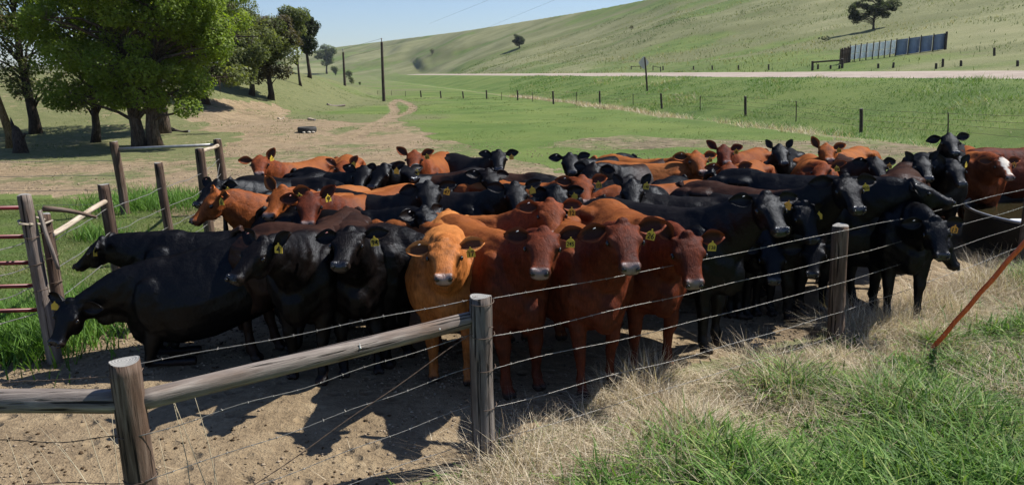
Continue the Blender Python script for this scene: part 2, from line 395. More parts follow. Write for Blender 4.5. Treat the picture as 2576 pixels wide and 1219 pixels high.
# ================================================================ CATTLE
def coat(name, base, alt, amt=.5, rough=.5, spec=.35, muz=(.03, .027, .027), ear=(.01, .007, .006), bleach_lit=None, gloss=.012):
    g = NM(name, rough, spec)
    oc = g.coord('Object', (1, 1, 1)); st = g.coord('Object', (1, 3, .35)); inf = g.n('ShaderNodeObjectInfo')
    off = g.n('ShaderNodeVectorMath', operation='ADD'); g.put(off.inputs[0], oc); sc3 = g.n('ShaderNodeCombineXYZ')
    for i in range(3): g.put(sc3.inputs[i], g.math('MULTIPLY', inf.outputs['Random'], 40+i*13))
    g.put(off.inputs[1], sc3.outputs[0])
    n1 = g.noise(off.outputs[0], 2.4, 5, .6); n2 = g.noise(st, 38, 4, .6, .6); n3 = g.noise(oc, 9, 4, .6, .4)
    c = g.mix(g.math('MULTIPLY', g.ramp(n1, [(.4, 0.), (.66, 1.)]), amt), base, alt)
    b = np.array(base); 
    c = g.mix(1.0, c, g.ramp(n2, [(.3, .72), (.7, 1.25)]), 'MULTIPLY')
    c = g.mix(1.0, c, g.ramp(n3, [(.3, .55), (.7, 1.32)]), 'MULTIPLY')
    a = g.attr('body_mask'); sp = g.n('ShaderNodeSeparateColor'); g.t.links.new(a.outputs['Color'], sp.inputs[0])
    if bleach_lit is not None: c = g.mix(g.math('MULTIPLY', a.outputs['Alpha'], g.ramp(n1, [(.3, .35), (.6, .95)])), c, bleach_lit)  # sun-bleached hair on blacks; on reds the brightness of lit tops is painted in
    e = g.attr('inner_ear'); c = g.mix(e.outputs['Fac'], c, ear)
    c = g.mix(sp.outputs[0], c, g.mix(g.ramp(n3, [(.4, 0.), (.6, 1.)]), muz, tuple(np.array(muz)*.6)))
    c = g.mix(sp.outputs[1], c, (.62, .57, .5))
    c = g.mix(sp.outputs[2], c, (.03, .021, .017))
    rg = g.math('SUBTRACT', g.math('ADD', rough-.2, g.math('MULTIPLY', n3, .36)), g.math('MULTIPLY', sp.outputs[0], .2))
    hgt = g.math('ADD', g.math('MULTIPLY', n2, .5), g.math('MULTIPLY', n3, 1.2))
    rim = g.attr('ear_rim'); c = g.mix(g.math('MULTIPLY', rim.outputs['Fac'], .8), c, tuple(np.array(alt)*1.5))
    dust = g.noise(off.outputs[0], 5.5, 6, .7); c = g.mix(g.math('MULTIPLY', g.ramp(dust, [(.6, 0.), (.7, 1.)]), .02 if base[0] < .02 else .06), c, (.22, .17, .12))
    # hair does not mirror the sky at grazing angles: plain diffuse plus a constant weak gloss
    nb_ = g.bump(hgt, .7, .016); df = g.n('ShaderNodeBsdfDiffuse'); gl = g.n('ShaderNodeBsdfAnisotropic'); mx = g.n('ShaderNodeMixShader')
    g.put(df.inputs['Color'], c); g.t.links.new(nb_, df.inputs['Normal']); g.t.links.new(nb_, gl.inputs['Normal']); g.put(gl.inputs['Roughness'], rg); gl.inputs['Color'].default_value = (.85, .9, 1, 1)
    g.put(mx.inputs[0], g.math('ADD', gloss, g.math('MULTIPLY', sp.outputs[0], .04)))
    g.t.links.new(df.outputs[0], mx.inputs[1]); g.t.links.new(gl.outputs[0], mx.inputs[2]); g.t.links.new(mx.outputs[0], g.t.nodes['Material Output'].inputs[0])
    g.t.nodes.remove(g.b)
    return g.m
COATS = {
 'black':  coat('black_coat', (.0015, .0014, .0017), (.004, .0032, .0032), .6, .42, .17, (.02, .019, .02), bleach_lit=(.008, .0062, .0056), gloss=.019),
 'brown':  coat('brown_black_coat', (.002, .0016, .0016), (.007, .004, .003), .8, .44, .15, (.018, .016, .016), bleach_lit=(.034, .015, .009), gloss=.016),
 'red':    coat('red_coat', (.13, .03, .009), (.19, .05, .014), .7, .6, .12, (.23, .145, .12), ear=(.06, .022, .012), bleach_lit=(.23, .075, .02)),
 'dkred':  coat('dark_red_coat', (.078, .0165, .006), (.125, .029, .01), .7, .6, .12, (.22, .15, .13), ear=(.042, .014, .008), bleach_lit=(.22, .068, .017)),
 'orange': coat('orange_coat', (.19, .05, .011), (.27, .08, .018), .7, .6, .12, (.22, .135, .105), ear=(.06, .024, .012), bleach_lit=(.27, .095, .026)),
 'gold':   coat('golden_coat', (.3, .1, .025), (.38, .145, .042), .7, .52, .25, (.34, .225, .18), ear=(.09, .036, .016), bleach_lit=(.42, .16, .045)),
}
M_eye = plain('eye_gloss', (.006, .004, .003), .12, .6, var=0)
M_tag = plain('tag_yellow', (.62, .43, .05), .5, .35, var=.08)
M_tago = plain('tag_orange', (.75, .33, .05), .5, .35, var=.08)
M_ink = plain('tag_ink', (.012, .01, .01), .6, var=0)
M_btn = plain('button_white', (.78, .74, .72), .35, .4, var=.04)
M_btnp = plain('button_pink', (.75, .3, .26), .4, .4, var=.04)

def loft(mb, path, hv, hw, seg=20, ups=None, pw=2.3, top=.0):
    """closed loft, elliptic sections; hv vertical half height, hw half width; top narrows the upper half"""
    n = len(path); path = [Vector(p) for p in path]; V = []
    for i, p in enumerate(path):
        t = (path[min(i+1, n-1)]-path[max(i-1, 0)]).normalized()
        up = ups[i] if ups else Vector((0, 0, 1))
        S = up.cross(t)
        if S.length < .05: S = Vector((0, 1, 0))
        S.normalize(); T = t.cross(S).normalized()
        for k in range(seg):
            a = 2*math.pi*k/seg; ca, sa = math.cos(a), math.sin(a)
            cx = math.copysign(abs(ca)**(2/pw), ca); cy = math.copysign(abs(sa)**(2/pw), sa)
            wv = hw[i]*cx*(1-top*max(cy, 0))
            V.append(p + S*wv + T*(hv[i]*cy))
    fs = []
    for i in range(n-1):
        for k in range(seg): fs.append((i*seg+k, i*seg+(k+1) % seg, (i+1)*seg+(k+1) % seg, (i+1)*seg+k))
    fs.append(tuple(range(seg-1, -1, -1))); fs.append(tuple((n-1)*seg+k for k in range(seg)))
    mb.add(V, fs)
def bez(P, n):
    out = []
    for i in range(n):
        t = i/(n-1); a = 1-t
        out.append(P[0]*a**3 + P[1]*3*a*a*t + P[2]*3*a*t*t + P[3]*t**3)
    return out
def resamp(xs, cols, n):
    X = np.linspace(xs[0], xs[-1], n); r = [X]
    for c in cols:
        c = np.array(c, float)
        # smooth cubic-ish interpolation
        Y = np.interp(X, xs, c); r.append(Y)
    k = np.array([1, 2, 1])/4
    for j in range(1, len(r)):
        y = r[j].copy(); y[1:-1] = np.convolve(y, k, 'valid'); r[j] = y
    return r

def ear_mesh(base, out, fwd, L, W):
    """leaf shaped cupped ear; out = direction of its length, fwd = direction the cup opens to"""
    out = out.normalized(); fwd = (fwd - out*fwd.dot(out)).normalized(); B = out.cross(fwd)
    nu, nv = 11, 9; V = []; inn = []; rm = []
    prof = lambda u: (math.sin(math.pi*min(1, (u*.93+.07)))**.62)*(1-.15*u)*(.52+.48*min(1, u*3.0))
    for side in (0, 1):
        for i in range(nu):
            u = i/(nu-1); wd = W*.5*prof(u)
            if i == nu-1: wd = W*.07
            for j in range(nv):
                v = -1+2*j/(nv-1)
                cup = (1-v*v)*W*.3*(1-u*.55)
                p = base + out*(u*L) + B*(v*wd) - fwd*(cup + u*u*L*.05)
                if side: p = p - fwd*(.011*(1-v*v)+.003)
                V.append(p); rm.append(1.0 if (abs(v) > .7 or i > nu-3) else 0); inn.append(0 if side else max(0, min(1, (1-abs(v))*3.4))*max(0, min(1, (1-u)*5)))
    f = []
    N = nu*nv
    for i in range(nu-1):
        for j in range(nv-1):
            a = i*nv+j; f.append((a, a+1, a+nv+1, a+nv)); b = N+a; f.append((b, b+nv, b+nv+1, b+1))
    for i in range(nu-1):
        a = i*nv; f.append((a, a+nv, N+a+nv, N+a)); a = i*nv+nv-1; f.append((a, N+a, N+a+nv, a+nv))
    for j in range(nv-1):
        a = (nu-1)*nv+j; f.append((a, a+1, N+a+1, N+a))
    return V, f, inn, rm

_text = {}
def text_mesh(s):
    if s in _text: return _text[s]
    cu = bpy.data.curves.new('t', 'FONT'); cu.body = s; cu.size = 1; cu.align_x = 'CENTER'; cu.align_y = 'CENTER'; cu.extrude = .01; cu.offset = .022; cu.resolution_u = 2
    o = bpy.data.objects.new('t', cu); sc.collection.objects.link(o)
    dg = bpy.context.evaluated_depsgraph_get(); me = bpy.data.meshes.new_from_object(o.evaluated_get(dg)); me.name = 'tag_number'
    me.materials.clear(); me.materials.append(M_ink)
    bpy.data.objects.remove(o); bpy.data.curves.remove(cu); _text[s] = me; return me

def frame_mat(x, y, z, loc):
    M = Matrix.Identity(4)
    for i in range(3): M[i][0] = x[i]; M[i][1] = y[i]; M[i][2] = z[i]; M[i][3] = loc[i]
    return M

GS = 1.035
def make_cow(spec):
    col = spec['c']; s = spec.get('s', 1.0)*GS; phi = R(spec['phi']); th = R(spec.get('th', spec['phi'])); pit = R(spec['p'] - (24 if abs(spec.get('th', 99)) < 38 and spec['p'] > 40 else 0))
    hs = spec.get('hs', 1.0)*s*.885
    dphi = Vector((math.sin(phi), -math.cos(phi), 0)); dth = Vector((math.sin(th), -math.cos(th), 0))
    if 'w' in spec:          # placed by the withers
        wx = at_z(spec['x'], spec['y'], 1.36*s); wxy = Vector((wx.x, wx.y, 0))
        pollz = spec.get('z', 1.1)*s
        pol = wxy + dphi*.62*s + dth*.1*s; pol.z = pollz
        A = (dth*math.cos(pit) + Vector((0, 0, -math.sin(pit)))).normalized()
    else:
        z = spec.get('z', 1.25)*s*float(np.interp(spec['y'], [395, 480, 620], [1.02, 1.055, 1.09]))
        hc = at_z(spec['x'], spec['y'], z)
        A = (dth*math.cos(pit) + Vector((0, 0, -math.sin(pit)))).normalized()
        pol = hc - A*.24*hs
        dz = pol.z - 1.2*s; hor = math.sqrt(max(.1, .52*s*s - dz*dz)) + spec.get('ext', 0)
        dm = (dphi*.62 + ((dphi+dth).normalized() if (dphi+dth).length > .2 else dphi)*.38).normalized()
        wxy = Vector((pol.x, pol.y, 0)) - dm*hor
    far = wxy.y
    root = empty('cow', (wxy.x, wxy.y, gz(wxy.x, wxy.y)), math.atan2(dphi.y, dphi.x))
    bpy.context.view_layer.update()
    inv = (Matrix.Translation(root.location) @ Matrix.Rotation(root.rotation_euler.z, 4, 'Z')).inverted()
    i3 = inv.to_3x3()
    P = inv @ pol; A = (i3 @ A).normalized()
    S = Vector((0, 0, 1)).cross(A)
    if S.length < .2: S = i3 @ Vector((0, 0, 1)).cross(dth)
    S.normalize(); rl = R(spec.get('roll', 0)); T = A.cross(S).normalized()
    S, T = (S*math.cos(rl)+T*math.sin(rl)).normalized(), (T*math.cos(rl)-S*math.sin(rl)).normalized()
    up = Vector((0, 0, 1))
    mb = MB()
    # torso
    fat = spec.get('fat', 1.06)
    xs = [-1.50, -1.45, -1.34, -1.18, -1.02, -.85, -.62, -.38, -.15, .04, .18, .30, .38]
    zt = [1.16, 1.27, 1.325, 1.35, 1.365, 1.335, 1.325, 1.325, 1.335, 1.36, 1.31, 1.2, 1.04]
    zb = [.98, .80, .69, .60, .55, .52, .48, .46, .475, .50, .52, .58, .74]
    hw = [.07, .17, .25, .285, .30, .325, .375, .395, .37, .31, .26, .19, .10]
    X, zt, zb, hw = resamp(xs, (zt, zb, hw), 34)
    loft(mb, [Vector((x*s, 0, (a+b)/2*s)) for x, a, b in zip(X, zt, zb)], (zt-zb)/2*s, hw*s*fat, 28, pw=2.35, top=.34)
    # hips, thighs, shoulders, brisket
    for q in (-1, 1):
        mb.ell((-.98*s, q*.17*s, 1.22*s), (.17*s, .13*s, .075*s))
        mb.ell((-1.22*s, q*.19*s, .95*s), (.27*s, .16*s, .33*s))
        mb.ell((.07*s, q*.215*s, .93*s), (.2*s, .11*s, .31*s))
        mb.ell((-.03*s, q*.07*s, 1.25*s), (.2*s, .08*s, .1*s))
    mb.ell((.27*s, 0, .76*s), (.17*s, .13*s, .21*s))
    kn = R(spec.get('kneel', 0)); piv = np.array((-1.15*s, 0, .95*s))
    def KR(p):
        p = np.asarray(p, float)-piv; c_, s_ = math.cos(kn), math.sin(kn)
        return np.stack([p[..., 0]*c_+p[..., 2]*s_, p[..., 1], -p[..., 0]*s_+p[..., 2]*c_], -1)+piv
    if kn: mb.v = [KR(q) for q in mb.v]
    # neck
    hb = P + A*.075*hs - T*.125*hs
    P0 = Vector(KR(Vector((-.06, 0, 1.02))*s)); P1 = P0 + Vector((.34, 0, .06))*s
    dirn = (hb-P0).normalized()
    P2 = hb - (A*.45+dirn*.6).normalized()*.22*s
    path = bez([P0, P1, P2, hb], 14); t = np.linspace(0, 1, 14)
    nh = np.interp(t, [0, .3, .6, .85, 1], [.34, .285, .22, .165, .118])*s; nw = np.interp(t, [0, .3, .6, .85, 1], [.24, .19, .14, .108, .08])*s
    ups = [up.lerp((T*.7+up*.5).normalized(), k*.8) if abs(A.z) < .8 else up.lerp(T, k) for k in t]
    loft(mb, path, nh, nw, 18, ups=ups, pw=2.2, top=.25)
    # dewlap
    for k in (4, 6, 8): mb.ell(path[k]-Vector((0, 0, nh[k]*.85)), (.11*s, .045*s, .09*s))
    # head: a, top, bottom, half width
    ha = [-.045, -.02, .03, .09, .145, .19, .25, .31, .37, .415, .45, .468]
    ht = [-.03, .010, .030, .034, .030, .022, .008, -.004, -.010, -.016, -.032, -.055]
    hbm = [-.10, -.15, -.20, -.235, -.25, -.245, -.205, -.165, -.150, -.150, -.145, -.12]
    hww = [.05, .10, .13, .143, .145, .136, .112, .098, .094, .1, .094, .064]
    a_, ht, hbm, hww = resamp(ha, (ht, hbm, hww), 22)
    V = []; fs = []; seg = 20
    for i in range(len(a_)):
        for k in range(seg):
            an = 2*math.pi*k/seg; ca, sa = math.cos(an), math.sin(an); pw = 2.7
            cx = math.copysign(abs(ca)**(2/pw), ca); cy = math.copysign(abs(sa)**(2/pw), sa)
            h = (ht[i]-hbm[i])/2; c = (ht[i]+hbm[i])/2
            narrow = 1-.38*max(0, -cy)
            V.append(P + (A*a_[i] + S*(hww[i]*cx*narrow) + T*(c+h*cy))*hs)
    n = len(a_)
    for i in range(n-1):
        for k in range(seg): fs.append((i*seg+k, i*seg+(k+1) % seg, (i+1)*seg+(k+1) % seg, (i+1)*seg+k))
    fs.append(tuple(range(seg-1, -1, -1))); fs.append(tuple((n-1)*seg+k for k in range(seg)))
    mb.add(V, fs)
    HM = Matrix((A, S, T)).transposed()
    hp = lambda a, y, tt: P + (A*a + S*y + T*tt)*hs
    for q in (-1, 1):
        mb.ell(hp(.155, q*.112, -.026), np.array((.05, .038, .04))*hs, HM)     # brow
        mb.ell(hp(.427, q*.062, -.035), np.array((.036, .032, .032))*hs, HM)    # nostril wing
        mb.ell(hp(.21, q*.076, -.16), np.array((.1, .034, .07))*hs, HM)         # cheek
        mb.ell(hp(.02, q*.112, -.03), np.array((.035, .04, .03))*hs, HM)       # ear root
    mb.ell(hp(-.015, 0, .012), np.array((.045, .06, .04))*hs, HM)               # poll
    # legs
    rj = random.Random(int(spec['x']*7+spec['y']))
    st = lambda: rj.uniform(-.09, .09)
    if not spec.get('noleg'):
        for q in (-1, 1):
            d = st()
            if kn:
                a0 = Vector(KR(Vector((.08, q*.17, .9))*s)); kx = a0.x+.12*s
                mb.tube([a0, a0.lerp(Vector((kx, q*.17*s, .06*s)), .55), (kx, q*.165*s, .07*s), (kx-.25*s, q*.16*s, .05*s), (kx-.42*s, q*.16*s, .05*s)], [.12*s, .085*s, .06*s, .042*s, .045*s], 12); 
            else: mb.tube([(.09*s, q*.17*s, .92*s), (.10*s, q*.175*s, .72*s), ((.10+d*.3)*s, q*.165*s, .56*s), ((.11+d*.5)*s, q*.16*s, .40*s), ((.10+d*.7)*s, q*.155*s, .33*s), ((.10+d*.85)*s, q*.155*s, .2*s), ((.10+d)*s, q*.155*s, .125*s), ((.12+d)*s, q*.155*s, .07*s)],
                    [.12*s, .105*s, .078*s, .062*s, .052*s, .04*s, .05*s, .042*s], 12)
            for w2 in ((-1, 1) if not kn else ()): mb.ell(((.14+d)*s, (q*.155+w2*.028)*s, .035*s), (.062*s, .029*s, .042*s))
            d = st()
            mb.tube([(-1.2*s, q*.18*s, .95*s), (-1.10*s, q*.2*s, .72*s), (-1.17*s, q*.19*s, .6*s), ((-1.31+d*.3)*s, q*.175*s, .49*s), ((-1.32+d*.5)*s, q*.17*s, .42*s), ((-1.28+d*.8)*s, q*.17*s, .24*s), ((-1.26+d)*s, q*.17*s, .13*s), ((-1.22+d)*s, q*.17*s, .07*s)],
                    [.19*s, .14*s, .10*s, .062*s, .058*s, .045*s, .054*s, .045*s], 12)
            for w2 in (-1, 1): mb.ell(((-1.2+d)*s, (q*.17+w2*.028)*s, .035*s), (.062*s, .029*s, .042*s))
    # tail
    sw = rj.uniform(-.12, .12)
    mb.tube([(-1.40*s, 0, 1.28*s), (-1.50*s, 0, 1.24*s), (-1.545*s, sw*.3*s, 1.05*s), (-1.54*s, sw*.6*s, .75*s), (-1.52*s, sw*s, .5*s), (-1.5*s, sw*s, .25*s)], [.05*s, .04*s, .03*s, .026*s, .045*s, .02*s], 8)
    # weld everything into one skin
    me = bpy.data.meshes.new('body'); me.from_pydata(np.concatenate(mb.v).tolist(), [], mb.f)
    to = bpy.data.objects.new('body', me); sc.collection.objects.link(to)
    vs = .027 if far > 11 else (.02 if far > 8.7 else .0155)
    md = to.modifiers.new('r', 'REMESH'); md.mode = 'VOXEL'; md.voxel_size = vs*max(s, .9)
    ms = to.modifiers.new('s', 'SMOOTH'); ms.factor = .5; ms.iterations = 3 if vs < .02 else 2
    dg = bpy.context.evaluated_depsgraph_get(); em = bpy.data.meshes.new_from_object(to.evaluated_get(dg))
    bpy.data.objects.remove(to); bpy.data.meshes.remove(me)
    nv = len(em.vertices); co = np.empty(nv*3, np.float32); em.vertices.foreach_get('co', co); co = co.reshape(-1, 3)
    npl = len(em.polygons); lt = np.empty(npl, np.int32); em.polygons.foreach_get('loop_total', lt)
    lv = np.empty(len(em.loops), np.int32); em.loops.foreach_get('vertex_index', lv)
    # muscle and fold relief
    nrm = np.empty(nv*3, np.float32); em.vertices.foreach_get('normal', nrm); nrm = nrm.reshape(-1, 3)
    bpy.data.meshes.remove(em)
    sd = int(spec['x'])
    rel = (fbm(co[:, 0]*5, co[:, 2]*5+co[:, 1]*3, sd, 3)-.5)*.03
    xx = co[:, 0]/s
    rib = np.sin(xx*46)*.0028*np.clip(1-abs(xx+.5)/.35, 0, 1)*np.clip(1-abs(co[:, 2]/s-1.0)/.25, 0, 1)
    L = co - np.array(P); la = L@np.array(A)/hs; ly = L@np.array(S)/hs; lt2 = L@np.array(T)/hs
    inh = (la > -.08) & (la < .6) & (abs(ly) < .2) & (lt2 > -.3) & (lt2 < .1)
    curl = 1.0 if col == 'gold' else .3
    hr = (fbm(ly*38+la*10, la*30, sd, 2)-.5)*.028*curl*np.clip((.2-la)/.1, 0, 1)*np.clip((lt2+.08)/.05, 0, 1)
    dent = -.013*np.exp(-((la-.235)/.05)**2-((lt2+.075)/.045)**2)*(abs(ly) > .05) - .01*np.exp(-((la-.33)/.07)**2-((lt2+.07)/.04)**2)*(abs(ly) > .04)
    mouth = -.012*np.exp(-((lt2+.118)/.009)**2)*np.clip((la-.33)/.03, 0, 1)
    rel = np.where(inh, rel*.25+(hr+dent+mouth)*hs, rel)
    fold = np.sin((xx*1.0+co[:, 2]/s*.9)*44+fbm(co[:, 0]*4, co[:, 2]*4, 3, 2)*5)*.004*np.clip(1-abs(xx-.28)/.2, 0, 1)*(~inh)
    co = co + nrm*(rel+rib+fold)[:, None].astype(np.float32)*s
    muz = np.clip((la-.402)/.02, 0, 1)*inh*(np.clip((lt2+.115)/.012, 0, 1))*np.clip((.078-abs(ly))/.014, 0, 1)
    lips_eye_shade = np.clip((la-.37)/.03, 0, 1)*inh*np.clip((-.1-lt2)/.012, 0, 1)*.8 + np.clip((la-.40)/.02, 0, 1)*inh*np.clip((abs(ly)-.075)/.01, 0, 1)*.7
    lips_eye_shade = np.maximum(lips_eye_shade, inh*(abs(ly) > .08)*.75*np.exp(-((la-.172)/.045)**2-((lt2+.045)/.03)**2))  # dark shading painted round the eye sockets so the eyes show
    bl = np.zeros(nv)
    if spec.get('blaze'):
        ww = np.interp(la, [0, .06, .14, .23, .33, .39], [.015, .08, .075, .04, .03, .05])
        bl = ((abs(ly-.012*np.sin(la*20)) < ww) & (lt2 > -.06) & (la > .01) & (la < .40) & inh)*1.0
    hoof = np.clip((.07*s-co[:, 2])/.02, 0, 1)
    if spec.get('noleg'): hoof *= 0
    hoof = np.maximum(hoof, np.clip(lips_eye_shade, 0, 1)*(1-muz))  # hooves, dark lips and the painted eye shading share this channel
    top = np.clip((nrm[:, 2]-.1)*1.6, 0, 1)*(~inh)*np.clip((.1-xx)*3+.4, 0, 1)  # upward faces of the red coats coloured lighter, as if lit from above
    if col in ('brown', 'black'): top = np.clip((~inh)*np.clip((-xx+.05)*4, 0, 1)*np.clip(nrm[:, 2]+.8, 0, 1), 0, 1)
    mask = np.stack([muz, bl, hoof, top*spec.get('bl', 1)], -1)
    inn = np.zeros(nv)
    # ears
    Vs = [co]; lo = [lv]; ct = [lt]; ms_ = [mask]; ins = [inn]; rms = [inn*0]; base = nv
    eu = spec.get('ear', (8, 8)); tips = []
    L_, W_ = .235*hs*spec.get('es', 1), .165*hs*spec.get('es', 1)
    for q, ang in ((1, eu[0]), (-1, eu[1])):
        a = R(ang); b = hp(.015, q*.122, -.035)
        upv = (T*.55 + up*.6 - A*.35).normalized()
        out = (S*q*math.cos(a) + upv*math.sin(a) - A*.05*math.cos(a) - T*.12).normalized()
        fw = (T*.55 + A*.55 + Vector((0, 0, .15))).normalized()
        V, f, ii, rr = ear_mesh(b, out, fw, L_, W_)
        V = np.array(V); 
        Vs.append(V); lo.append(np.array([k for p in f for k in p])+base); ct.append(np.full(len(f), 4)); base += len(V)
        ms_.append(np.zeros((len(V), 4))); ins.append(np.array(ii)); rms.append(np.array(rr))
        tips.append((b + out*L_*.45, out, fw))
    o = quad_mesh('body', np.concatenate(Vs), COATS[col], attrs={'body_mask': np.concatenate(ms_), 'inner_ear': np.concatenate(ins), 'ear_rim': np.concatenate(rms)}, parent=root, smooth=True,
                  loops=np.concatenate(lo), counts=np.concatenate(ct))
    # eyes, nostrils
    for q in (-1, 1):
        e = MB(); e.ell((0, 0, 0), (.028*hs, .016*hs, .021*hs), None, 10, 7); eo = e.build('eye', M_eye, root)
        eo.matrix_local = frame_mat(A, S, T, hp(.172, q*.147, -.042))
        e = MB(); e.ell((0, 0, 0), (.016*hs, .024*hs, .021*hs), None, 8, 6); eo = e.build('nostril', M_eye, root)
        eo.matrix_local = frame_mat((A*.8+S*q*.5).normalized(), T.cross((A*.8+S*q*.5).normalized()), T, hp(.463, q*.057, -.042))
    # ear tag and button: S (left ear of the animal) is on the picture's right when it faces us
    inr = i3
    def hang(q, kind, num=None, mat=None):
        b, out, fw = tips[0 if q > 0 else 1]
        fh = Vector((fw.x, fw.y, 0)); fh = (fh.normalized()*.8 + (inr @ Vector((-wxy.x, -wxy.y, 0)).normalized())*.5).normalized()
        if spec.get('tturn'): fh = Matrix.Rotation(R(spec['tturn']), 3, 'Z') @ fh
        sx = up.cross(fh).normalized()
        if kind == 'tag':
            c = b + fh*.022 - up*.075*hs
            ts = spec.get('ts', 1.0)*.5*.07
            t = MB(); o2 = [(-1, -1), (1, -1), (1, .45), (.62, .85), (.24, 1.0), (.13, 1.5), (-.13, 1.5), (-.24, 1.0), (-.62, .85), (-1, .45)]
            V = [(x*ts, -.002, z*ts) for x, z in o2] + [(x*ts, .002, z*ts) for x, z in o2]
            n = len(o2); t.add(V, [tuple(range(n)), tuple(range(2*n-1, n-1, -1))]+[(i, i+n, (i+1) % n+n, (i+1) % n) for i in range(n)])
            ob = t.build('ear_tag', mat or M_tag, root, smooth=False)
            ra = R(rj.uniform(-14, 14)); sx2 = sx*math.cos(ra)+up*math.sin(ra); up2 = up*math.cos(ra)-sx*math.sin(ra)
            ob.matrix_local = frame_mat(sx2, -fh, up2, c)
            if num:
                nb = bpy.data.objects.new('tag_number', text_mesh(num)); sc.collection.objects.link(nb); nb.parent = ob
                k = ts*{1: 2.0, 2: 1.55, 3: 1.12}[len(num)]
                nb.matrix_local = frame_mat(Vector((k, 0, 0)), Vector((0, 0, k*1.15)), Vector((0, -k, 0)), (0, -.0035, -ts*.2))
        else:
            bt = MB(); bt.ell((0, 0, 0), (.012, .004, .0042)); ob = bt.build('ear_button', M_btnp if num == 'p' else M_btn, root)
            ob.matrix_local = frame_mat((sx+up*.4).normalized(), -fh, (up-sx*.4).normalized(), b+out*.0+up*.038*hs+fh*.012)
    if spec.get('t') is not None: hang(spec.get('tq', 1), 'tag', spec['t'] or None, M_tago if spec.get('to') else None)
    if spec.get('b'): hang(-spec.get('tq', 1), 'button', spec['b'])
    tag(root, spec['l'], 'cow', 'cattle standing in the dirt pen')
    return root

